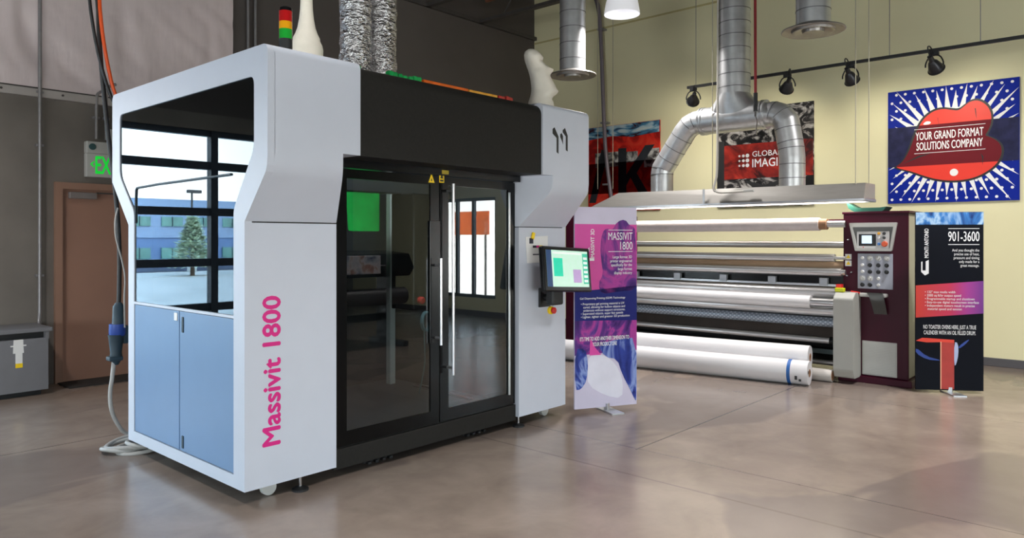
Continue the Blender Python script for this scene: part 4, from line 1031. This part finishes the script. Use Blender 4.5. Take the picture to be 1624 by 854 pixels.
B0 = Vector((8.0, 2.86, .255)); media_roll(B0, B0 + Vector((-.135, .99, 0)).normalized() * 2.75, .125, 'white media roll with a bare end, lying behind and above the front roll')
C0 = Vector((8.10, 2.66, .066)); media_roll(C0, C0 + Vector((-.06, .998, 0)).normalized() * 3.0, .066, 'thin pale cardboard tube poking out behind the white floor rolls', False, .05, mat('pale_tube', (196, 190, 184), .6))

# ------------------------------------------------------------------ extraction hood and ducts
hd = thing('extraction_hood', (8.33, 4.0, 1.93), 'long stainless steel extraction hood hanging above the roller press', 'hood')
HX0, HX1 = 8.14, 8.54
m = MB(); t = bmesh.new()
def hv(x, y, z): return t.verts.new((x, y, z))
yl_b, yl_t, yr = 5.86, 5.44, 2.36
v_ = {k: hv(*p) for k, p in dict(a=(HX0, yr, 1.955), b=(HX0, yl_b, 1.955), c=(HX0 + .07, yl_t, 2.14), d=(HX0 + .07, yr, 2.12), e=(HX1, yr, 1.955), f=(HX1, yl_b, 1.955), g=(HX1, yl_t, 2.14), h=(HX1, yr, 2.12)).items()}
for q in ('abcd', 'ehgf', 'dcgh', 'aehd', 'bfgc'): t.faces.new([v_[k] for k in q])
bmesh.ops.recalc_face_normals(t, faces=t.faces); m._merge(t)
m.build('canopy', M_stain, hd)
m = MB().box((HX0 - .012, yr - .01, 1.925), (HX0 + .02, yl_b + .01, 1.957), .004); m.box((HX1 - .02, yr - .01, 1.925), (HX1 + .012, yl_b + .01, 1.957), .004); m.box((HX0, yr - .012, 1.925), (HX1, yr + .02, 1.957), .004); m.build('rim', M_steel, hd)
m = MB().box((HX0 - .008, 4.16, 1.95), (HX0, 4.185, 2.13), .002); m.build('seam', M_steel, hd)
MB().box((HX0 + .05, yr + .1, 1.945), (HX1 - .05, yl_b - .3, 1.955)).build('light_diffuser', mat('lit_diffuser', (255, 246, 226), .5, emit=1.6), hd)
light('hood_light', 'AREA', (8.34, 4.0, 1.93), (8.6, 4.0, 0), 35, WARM, size=.25, size_y=3.0)
bpy.data.objects['hood_light'].rotation_euler = (0, R(-12), 0)
# conduit with a rigid drop lying on the hood front
m = MB(); m.tube([(8.13, 3.99, 3.3), (8.13, 3.99, 2.32), (8.12, 4.02, 2.19), (8.12, 4.04, 2.12), (8.12, 4.0, 2.085), (8.12, 3.9, 2.075), (8.12, 3.56, 2.085)], .014, smooth=2); m.tube([(8.13, 3.99, 3.3), (8.15, 3.99, 6.05)], .01)
o = m.build_thing('hood_conduit', mat('pale_flexible_conduit', (196, 192, 184), .5), (8.13, 3.9, 2.06), 'pale conduit dropping from the ceiling and bending along the hood front', 'conduit', smooth=True)
MB().box((8.105, 3.54, 2.07), (8.14, 3.66, 2.1), .006).build('connector', M_whitegrey, o)

def spiral_tube(m, pts, r_, smooth=0, rib=.14):
    """duct with slight raised seams"""
    pts = [Vector(p) for p in pts]
    m.tube(pts, r_, 32, smooth=smooth)
def ribs(m, p0, p1, r_, step):
    p0, p1 = Vector(p0), Vector(p1); d = p1 - p0; L = d.length; d.normalize(); k = step / 2; m.mi = 1
    while k < L:
        m.cyl(p0 + d * (k - .004), p0 + d * (k + .004), r_ + .003, seg=36); k += step
    m.mi = 0
XDU = 8.36
sd_ = thing('split_duct', (XDU, 3.89, 2.12), 'big silver exhaust duct that forks into two legs over the hood', 'duct')
yc_ = 3.885
m = MB().cyl((XDU, yc_, 3.27), (XDU, yc_, 6.05), .186, seg=40); ribs(m, (XDU, yc_, 3.27), (XDU, yc_, 6.05), .186, .155); m.build('riser', [M_galv, M_seam], sd_, True)
m = MB()   # transition: round riser spreads into the horizontal drum
t = bmesh.new(); rg = []
for i in range(9):
    f_ = i / 8; z = 3.27 - .30 * f_; hx_r = .186 - .03 * f_; hy_r = .186 + .215 * min(1, f_ * 1.25) ** 1.2
    pw = 1 - .25 * f_
    rg.append([t.verts.new((XDU + hx_r * math.cos(2 * math.pi * k / 40), yc_ + hy_r * math.copysign(abs(math.sin(2 * math.pi * k / 40)) ** pw, math.sin(2 * math.pi * k / 40)), z)) for k in range(40)])
for a, b_ in zip(rg, rg[1:]):
    for k in range(40): t.faces.new((a[k], a[(k + 1) % 40], b_[(k + 1) % 40], b_[k]))
m._merge(t); m.build('transition', M_galv, sd_, True, 50)
m = MB().cyl((XDU, yc_ - .40, 2.985), (XDU, yc_ + .42, 2.985), .165, seg=40)
for y in (yc_ - .40, yc_ - .36, yc_ + .38, yc_ + .42): m.cyl((XDU, y - .008, 2.985), (XDU, y + .008, 2.985), .172, seg=40)
m.build('cross_drum', M_galv, sd_, True)
rb = .142
def leg(pts, nm):
    m = MB()
    for a, b_ in zip(pts, pts[1:]):
        m.cyl(a, b_, rb, seg=36)
    for p in pts[1:-1]: m.sphere(p, rb * 1.0, seg=36)
    for a, b_ in zip(pts, pts[1:]):
        a, b_ = Vector(a), Vector(b_); L = (b_ - a).length
        if L > .3: ribs(m, a, b_, rb, .16)
        else:
            d = (b_ - a).normalized(); m.mi = 1; m.cyl(a - d * .004, a + d * .004, rb + .003, seg=36); m.mi = 0
    m.build(nm, [M_galv, M_seam], sd_, True)
leg([(XDU, yc_ + .40, 2.985), (XDU, yc_ + .50, 2.985), (XDU, yc_ + .59, 2.95), (XDU, yc_ + .66, 2.88), (XDU, 4.86, 2.44), (XDU, 4.875, 2.36), (XDU, 4.875, 2.10)], 'long_leg')
leg([(XDU, yc_ - .38, 2.985), (XDU, yc_ - .48, 2.985), (XDU, yc_ - .57, 2.95), (XDU, yc_ - .63, 2.87), (XDU, 3.20, 2.56), (XDU, 3.19, 2.46), (XDU, 3.19, 2.10)], 'short_leg')

def diffuser(x, y, z, lb):
    d = thing('duct_diffuser', (x, y, z), lb, 'duct', group='round ceiling duct outlets')
    m = MB().cyl((x, y, z + .04), (x, y, 6.05), .165, seg=36); ribs(m, (x, y, z + .1), (x, y, 6.0), .165, .2); m.build('pipe', [M_galv, M_seam], d, True)
    m = MB(); m.lathe([(.17, .06), (.20, .045), (.30, .01), (.305, 0), (.295, -.006), (.28, 0), (.21, .01), (.20, -.012), (.18, -.012), (.11, .012), (.10, -.02), (.03, -.02)], (x, y, z), seg=40); m.build('outlet', mat('aged_galvanised_rim', (150, 146, 142), .4, .8, var=.15, scale=10), d, True)
diffuser(7.5, 5.67, 3.62, 'round silver ceiling duct outlet hanging left, above the head statue')
diffuser(7.5, 2.65, 3.62, 'round silver ceiling duct outlet hanging right, above the track lights')
# high bay lamp shade in view
hb = thing('high_bay_lamp', (7.86, 5.16, 4.36), 'white high bay lamp shade hanging at the top beside the left duct', 'lamp')
m = MB(); m.lathe([(.225, 0), (.222, .04), (.20, .16), (.17, .26), (.10, .33), (.06, .36)], (7.86, 5.16, 4.38), seg=40, caps=False); m.build('lamp_shade', mat('white_translucent_shade', (240, 240, 244), .35, emit=.35), hb, True)
MB().cyl((7.86, 5.16, 4.72), (7.86, 5.16, 4.95), .07).build('ballast', M_whitegrey, hb, True)
MB().cyl((7.86, 5.16, 4.95), (7.86, 5.16, 6.05), .008).build('cord', M_matt, hb, True)

# ------------------------------------------------------------------ track lights
tk_x, tk_z = 9.25, 3.64
tk = thing('lighting_track', (tk_x, 3, tk_z), 'long black lighting track hung below the ceiling along the yellow wall', 'track')
MB().box((tk_x - .02, .2, tk_z - .018), (tk_x + .02, 4.99, tk_z + .018), .003).build('rail', M_matt, tk)
for y in (4.86, 2.40, 1.50, .5): MB().cyl((tk_x, y, tk_z), (tk_x, y, 6.05), .004, seg=8).build('drop_rod', M_conduit, tk)
def spot(y, aim, lb):
    s = thing('track_spotlight', (tk_x, y, tk_z - .018), lb, 'spotlight', group='spotlights on the black track')
    top = Vector((tk_x, y, tk_z - .018)); c = top + Vector((0, 0, -.15)); d = (Vector(aim) - c).normalized()
    MB().box((tk_x - .025, y - .045, tk_z - .055), (tk_x + .025, y + .045, tk_z - .018), .004).build('adapter', M_matt, s)
    sd2 = d.cross(Vector((0, 0, 1))).normalized()
    m = MB(); m.tube([c + sd2 * .095 + Vector((0, 0, -.01)), c + sd2 * .095 + Vector((0, 0, .03)), top + sd2 * .06 + Vector((0, 0, -.05)), top + Vector((0, 0, -.035)), top - sd2 * .06 + Vector((0, 0, -.05)), c - sd2 * .095 + Vector((0, 0, .03)), c - sd2 * .095 + Vector((0, 0, -.01))], .008, smooth=1); m.build('yoke', M_matt, s, True)
    hdm = MB(); hdm.lathe([(.026, -.14), (.03, -.07), (.05, -.045), (.078, .04), (.082, .07), (.074, .07), (.070, .045)], c, d, 24); ho = hdm.build('lamp_head', mat('grey_black_head', (58, 58, 62), .35, .5), s, True)
    m = MB(); m.tube([c + d * .065 + (sd2 * math.cos(k / 20 * 6.2832) + d.cross(sd2) * math.sin(k / 20 * 6.2832)) * .083 for k in range(21)], .009, 8); m.build('ring', M_matt, ho, True)
    m = MB(); m.tube([top + Vector((0, 0, -.04)), top + d * -.12 + Vector((0, 0, -.02)), c - d * .22 + Vector((0, 0, .05)), c - d * .13], .007, smooth=2); m.build('flex', M_matt, s, True)
    m = MB(); m.lathe([(.066, 0), (.066, .004)], c + d * .045, d, 20); m.build('bulb', mat('lamp_bulb', (255, 240, 214), .3, emit=1.2), ho)
    light('spot_light', 'SPOT', c + d * .12, aim, 30, (1, .93, .78), size=.07, spot=R(120), blend=1)
spot(4.9, (XR, 5.7, 2.9), 'black track spotlight at the left end of the track')
spot(3.59, (XR, 4.35, 2.6), 'black track spotlight right of the big duct riser')
spot(2.83, (XR, 2.7, 2.5), 'black track spotlight above the gap between the two right posters')
spot(1.94, (XR, 1.7, 2.6), 'black track spotlight above the lips poster')
# conduit, hose and wires in front of the yellow wall
o = MB().tube([(10.3, 7.9, 5.95), (10.3, 7.45, 5.9), (10.3, 7.25, 5.6), (10.3, 7.19, 5.1), (10.3, 7.12, 3.45), (10.3, 7.08, 2.9), (10.3, 6.97, 2.2)], .035, 12, smooth=2).build_thing('bent_conduit', mat('grey_purple_conduit', (128, 120, 128), .45, .4), (10.3, 7.0, 2.2), 'thick grey conduit bending down the yellow wall left of the ducts', 'conduit', smooth=True)
m = MB()
for z in (3.5, 5.1, 2.45): v = 7.12 + (z - 3.45) * .042; m.box((10.27, v - .06, z - .015), (XR, v + .06, z + .015), .004)
m.build('strap', M_conduit, o)
hs = thing('red_hose', (8.1, 3.52, 2.9), 'dark red air hose hanging in front of the big duct', 'hose')
MB().tube([(8.1, 3.52, 6.05), (8.1, 3.51, 3.2)], .016, smooth=0).build('hose', mat('dark_red_rubber', (134, 30, 36), .45), hs, True)
MB().cyl((8.1, 3.51, 3.2), (8.1, 3.51, 2.99), .024).build('grip', M_matt, hs, True)
m = MB().cyl((8.1, 3.51, 2.99), (8.1, 3.51, 2.93), .014); m.tube([(8.1, 3.51, 2.93), (8.1, 3.49, 2.88), (8.1, 3.5, 2.8), (8.1, 3.5, 2.72)], .008, smooth=1); m.build('nozzle', M_chrome, hs, True)
for k, (px, pt, pb, lb) in enumerate(((948, 40, 300, 'thin pale wire hanging left of the thick bent conduit'), (972, 40, 300, 'thin pale wire hanging right of the thick bent conduit'), (1130, 0, 300, 'thin wire hanging left of the big duct riser'), (1357, 0, 292, 'thin wire dropping to the right end of the hood, left of two'), (1378, 0, 292, 'thin wire dropping to the right end of the hood, right of two'))):
    xw = 8.2 if k > 1 else 9.6
    a = onx(px, pb, xw); 
    MB().cyl((xw, a.y, a.z), (xw, a.y, 6.05), .005, seg=8).build_thing('hanging_wire', mat('pale_wire', (176, 170, 150), .5, .3), (xw, a.y, a.z), lb, 'wire', smooth=True)

# ------------------------------------------------------------------ banners
def banner(p0, p1, z0, z1, label):
    p0, p1 = Vector((*p0, 0)), Vector((*p1, 0)); u = (p1 - p0); W = u.length; u.normalize(); n = u.cross(Vector((0, 0, 1)))
    b_ = thing('standing_banner', ((p0 + p1) / 2), label, 'banner', math.atan2(u.y, u.x))
    f = Frame(p0 + Vector((0, 0, z0)), u, (0, 0, 1)); H = z1 - z0
    return b_, f, W, H, u, n
def board_mesh(f, W, H, th=.02):
    m = MB(); vs = [f.p(a, b_, c) for c in (-th, 0) for a, b_ in ((0, 0), (W, 0), (W, H), (0, H))]
    t = bmesh.new(); v = [t.verts.new(q) for q in vs]
    for q in ((3, 2, 1, 0), (4, 5, 6, 7), (0, 1, 5, 4), (1, 2, 6, 5), (2, 3, 7, 6), (3, 0, 4, 7)): t.faces.new([v[k] for k in q])
    m._merge(t); return m
def foot(f, W, u, n, b_):
    m = MB(); c = W * .52
    t = bmesh.new()
    vs = [f.p(c + a, d - f.o.z, h) for (a, d, h) in ((-.06, .012, -.10), (.06, .012, -.10), (.075, .012, .17), (-.045, .012, .17), (-.06, .0, -.10), (.06, .0, -.10), (.075, .0, .17), (-.045, .0, .17))]
    v = [t.verts.new(q) for q in vs]
    for q in ((0, 1, 2, 3), (7, 6, 5, 4), (0, 4, 5, 1), (1, 5, 6, 2), (2, 6, 7, 3), (3, 7, 4, 0)): t.faces.new([v[k] for k in q])
    m._merge(t)
    m.bm.verts.ensure_lookup_table()
    o = m.build('foot_plate', M_alu, b_)
    m = MB(); q0 = f.p(c, 0, -.01); m.box((q0.x - .02, q0.y - .02, .01), (q0.x + .02, q0.y + .02, f.o.z + .03), .002); m.build('post', M_alu, o)
b1, f, W, H, u, n = banner((5.135, 3.86), (5.685, 3.575), .035, 1.81, 'purple and pink standing banner beside the right end of the big printer')
board_mesh(f, W, H).build('board', mat('lilac_print', (206, 200, 222), .45, var=.06, scale=3), b1)
foot(f, W, u, n, b1)
def drape(cols):
    def fn(nt, o):
        nn = n_noise(nt, o, 3.2, 5, 2.6, (1, 1, .6)); return n_ramp(nt, nn, cols)
    return fn
def zone(pts, h, m_, nm, par): mm_ = MB(); f.poly(mm_, pts, h); return mm_.build(nm, m_, par)
s = W
M_pink = mat('hot_pink_print', (216, 66, 160), .45, var=.04, scale=4)
M_bnavy = mat('navy_print', (34, 40, 112), .6, var=.06, scale=4, spec=.2)
M_drape = node_mat('purple_drape_print', drape([(.32, (56, 30, 96)), (.45, (96, 50, 132)), (.55, (176, 66, 152)), (.66, (104, 60, 146)), (.75, (44, 40, 104))]), .45)
M_drape2 = node_mat('blue_drape_print', drape([(.34, (24, 30, 92)), (.47, (52, 70, 156)), (.55, (140, 160, 214)), (.62, (60, 84, 170)), (.75, (24, 34, 104))]), .45)
zone([(0, 1.0), (s, 1.05), (s, 1.622), (0, 1.625)], .001, M_pink, 'pink_field', b1)
zone(smooth2([(.26, 1.0), (.23, 1.10), (.28, 1.18), (.26, 1.30), (.25, 1.42), (.27, 1.55), (.31, 1.59), (.37, 1.57), (.42, 1.65), (.50, 1.67), (.55, 1.61), (.60, 1.60), (s - .012, 1.50), (s - .003, 1.2), (s - .003, 1.03), (.4, 1.02)], 1), .002, M_drape, 'drapery', b1)
zone([(0, .47), (s, .49), (s, .80), (0, .79)], .0012, M_drape, 'purple_field', b1)
zone([(0, .775), (s, .76), (s, 1.073), (0, 1.03)], .002, M_bnavy, 'navy_band', b1)
zone([(.145, .465), (.26, .465), (.20, .53), (.165, .60), (.15, .60)], .0022, M_pink, 'pink_patch', b1)
zone(smooth2([(.003, .17), (.06, .17), (.12, .25), (.13, .42), (.10, .53), (.003, .53)], 1), .0018, M_drape2, 'blue_fold', b1)
zone(smooth2([(.22, .56), (.30, .44), (.42, .42), (.47, .28), (.55, .14), (.60, .04), (s - .003, .03), (s - .003, .6), (.45, .6)], 1), .0018, M_drape2, 'blue_drapery', b1)
zone(smooth2([(.14, .47), (.26, .47), (.36, .42), (.44, .32), (.48, .2), (.47, .06), (.3, .1), (.13, .20), (.12, .34)], 1), .0015, mat('pale_fabric_print', (222, 222, 236), .5, var=.06, scale=5), 'pale_shape', b1)
m = MB(); f.text(m, 'MASSIVIT', .33, 1.485, .575, 1.552, .003, 'RIGHT', .0); f.text(m, '1800', .45, 1.397, .575, 1.468, .003, 'RIGHT', .0); m.build('title_text', M_whiteink, b1)
for z_ in (1.57, 1.378): m = MB(); f.rect(m, .33, z_, .575, z_ + .005, .003, .0004); m.build('rule_line', M_whiteink, b1)
m = MB()
f.text(m, 'Large format 3D\nprinter engineered\nspecifically for the\nlarge format\ndisplay industry', .35, 1.17, .57, 1.345, .003, 'RIGHT', .006)
m.build('intro_text', M_whiteink, b1)
m = MB(); f.text(m, 'Gel Dispensing Printing (GDP) Technology', .05, .955, .50, .978, .003, 'LEFT', .008)
f.text(m, '\u2022 Proprietary gel printing material is UV\n   cured, allowing for hollow objects and\n   undercuts without support structures.\n\u2022 Supersized objects, super fast speeds\n\u2022 Lighter, tighter and greener 3D production', .06, .79, .545, .93, .003, 'LEFT', .006); m.build('body_text', M_whiteink, b1); m = MB()
f.text(m, "IT'S TIME TO ADD ANOTHER DIMENSION TO\nYOUR PRODUCT LINE", .05, .545, .54, .63, .003, 'CENTER', .01)
m.build('slogan_text', M_whiteink, b1)
fr2 = Frame(f.p(0, 0, 0), f.v, -f.u)
m = MB(); fr2.text(m, 'MASSIVIT 3D', 1.33, -.19, 1.58, -.155, .003, 'LEFT', .02); f.rect(m, .09, 1.30, .19, 1.325, .003); f.rect(m, .10, 1.345, .12, 1.40, .003); f.poly(m, [(.128, 1.37), (.142, 1.385), (.142, 1.42), (.128, 1.405)], .003); m.build('side_lettering', M_whiteink, b1)

b2, f, W, H, u, n = banner((8.11, 1.865), (8.455, 1.345), .03, 1.795, 'black standing banner with a red pink stripe, right of the maroon cabinet')
s = W
board_mesh(f, W, H).build('board', mat('black_navy_print', (7, 11, 22), .6, var=.15, scale=3, spec=.15), b2)
foot(f, W, u, n, b2)
zone([(0, 1.64), (s, 1.64), (s, H - .002), (0, H - .002)], .001, node_mat('blue_light_print', drape([(.35, (20, 50, 110)), (.5, (56, 120, 190)), (.6, (170, 200, 226)), (.7, (80, 140, 200))]), .45), 'blue_header', b2)
def redpink(nt, o):
    x, y, z = n_sep(nt, o)
    return n_ramp(nt, n_math(nt, 'MULTIPLY_ADD', x, 1.3, .5), [(.1, (206, 70, 60)), (.5, (200, 60, 90)), (.72, (168, 66, 150)), (.95, (96, 56, 140))])
zone([(0, .715), (s, .765), (s, 1.085), (0, 1.035)], .0012, node_mat('red_pink_print', redpink, .45), 'red_band', b2)
zone([(.235, .01), (.355, .01), (.355, .49), (.235, .49)], .0015, mat('glowing_red_print', (178, 52, 44), .45, var=.12, scale=8), 'red_column', b2)
zone([(.0, .485), (.06, .515), (.355, .50), (.355, .47), (.235, .475), (.1, .47)], .0018, mat('bright_red_print', (226, 62, 40), .45), 'red_flare', b2)
zone([(.228, .01), (.238, .01), (.238, .48), (.228, .48)], .002, mat('pale_orange_print', (240, 176, 140), .45), 'bright_edge', b2)
zone(smooth2([(.355, .48), (.39, .47), (.395, .36), (.375, .26), (.355, .24)], 1), .002, mat('pale_blue_glow_print', (176, 190, 226), .45), 'pale_glow', b2)
zone(smooth2([(.395, .41), (.45, .45), (.50, .51), (.46, .49), (.40, .44)], 1), .002, mat('deep_blue_print', (34, 66, 150), .45), 'blue_glow', b2)
zone(smooth2([(0, .36), (.1, .30), (.22, .29), (.22, .30), (.1, .33), (0, .42)], 1), .002, MATS['deep_blue_print'], 'blue_curve', b2)
m = MB(); f.text(m, '901-3600', .30, 1.475, .585, 1.572, .003, 'RIGHT', .006); m.build('title_text', M_whiteink, b2)
for z_ in (1.598, 1.44): m = MB(); f.rect(m, .30, z_, .585, z_ + .006, .003, .0004); m.build('rule_line', M_whiteink, b2)
m = MB()
f.text(m, 'And you thought the\nprecise use of heat,\npressure and timing\nonly made for a\ngreat massage.', .335, 1.215, .585, 1.40, .003, 'RIGHT', .006); m.build('intro_text', M_whiteink, b2)
m = MB(); f.text(m, '\u2022 132" max media width\n\u2022 2000 sq ft/hr output speed\n\u2022 Programmable startup and shutdown\n\u2022 Easy-to-use digital touchscreen interface\n\u2022 Independent motors result in precise\n   material speed and tension', .085, .785, .58, .985, .003, 'LEFT', .006); m.build('body_text', M_whiteink, b2); m = MB()
f.text(m, 'NO TOASTER OVENS HERE, JUST A TRUE\nCALENDER WITH AN OIL FILLED DRUM.', .07, .55, .555, .645, .003, 'CENTER', .008); m.build('slogan_text', M_whiteink, b2)
fr2 = Frame(f.p(0, 0, 0), f.v, -f.u)
m = MB(); fr2.text(m, 'MONTI ANTONIO', 1.31, -.118, 1.60, -.08, .003, 'LEFT', .02); f.poly(m, [(.05, 1.17), (.085, 1.135), (.12, 1.155), (.12, 1.29), (.092, 1.275), (.092, 1.185), (.062, 1.185), (.062, 1.275), (.05, 1.27)], .003); m.build('side_lettering', M_whiteink, b2)

# ------------------------------------------------------------------ behind the camera: what the glass doors mirror
wp = thing('wide_format_plotter', (6.3, -.4, 0), 'black wide-format plotter mirrored in the glass doors of the printer', 'plotter')
px0, px1, py0, py1 = 4.3, 6.9, -1.0, -.2
MB().prism([(py0, 1.0), (py1 - .1, 1.0), (py1, 1.12), (py1 - .12, 1.32), (py0 + .1, 1.36), (py0, 1.3)], [], 'x', px0, px1).build('body', M_gloss, wp)
MB().box((px0 + .1, py1 - .2, 1.15), (px1 - .5, py1 - .02, 1.17)).build('platen', M_alu, wp)
MB().box((px0 + .25, py1 - .115, 1.05), (px1 - .6, py1 + .004, 1.30), .01).build('printed_sheet', node_mat('colour_print', lambda nt, o: n_ramp(nt, n_noise(nt, o, 5, 3, .5), [(.35, (40, 60, 110)), (.45, (180, 190, 205)), (.55, (236, 236, 240)), (.62, (200, 150, 130)), (.75, (60, 50, 60))]), .3), wp)
MB().cyl((px0 + .1, py1 - .12, .72), (px1 - .1, py1 - .12, .72), .12).build('media', mat('charcoal_media', (70, 70, 74), .4), wp, True)
for x in (px0 + .15, px1 - .15):
    MB().box((x - .06, py0 + .2, .05), (x + .06, py0 + .5, 1.0), .01).build('leg', M_matt, wp)
    MB().box((x - .05, py0, 0), (x + .05, py1, .08), .01).build('foot', M_matt, wp)
MB().box((px0 + .1, py0 + .3, .35), (px1 - .1, py0 + .36, .45)).build('stretcher', M_matt, wp)
ob = thing('orange_sign', (11.6, -3.9, -.3), 'orange sign standing outside, mirrored in the right glass door', 'sign')
MB().box((11.58, -4.25, 1.62), (11.62, -3.2, 2.14), .004).build('board', mat('orange_board', (244, 104, 26), .5), ob)
for y in (-4.15, -3.3): MB().cyl((11.6, y, -.3), (11.6, y, 1.62), .025, seg=12).build('post', M_iron, ob)
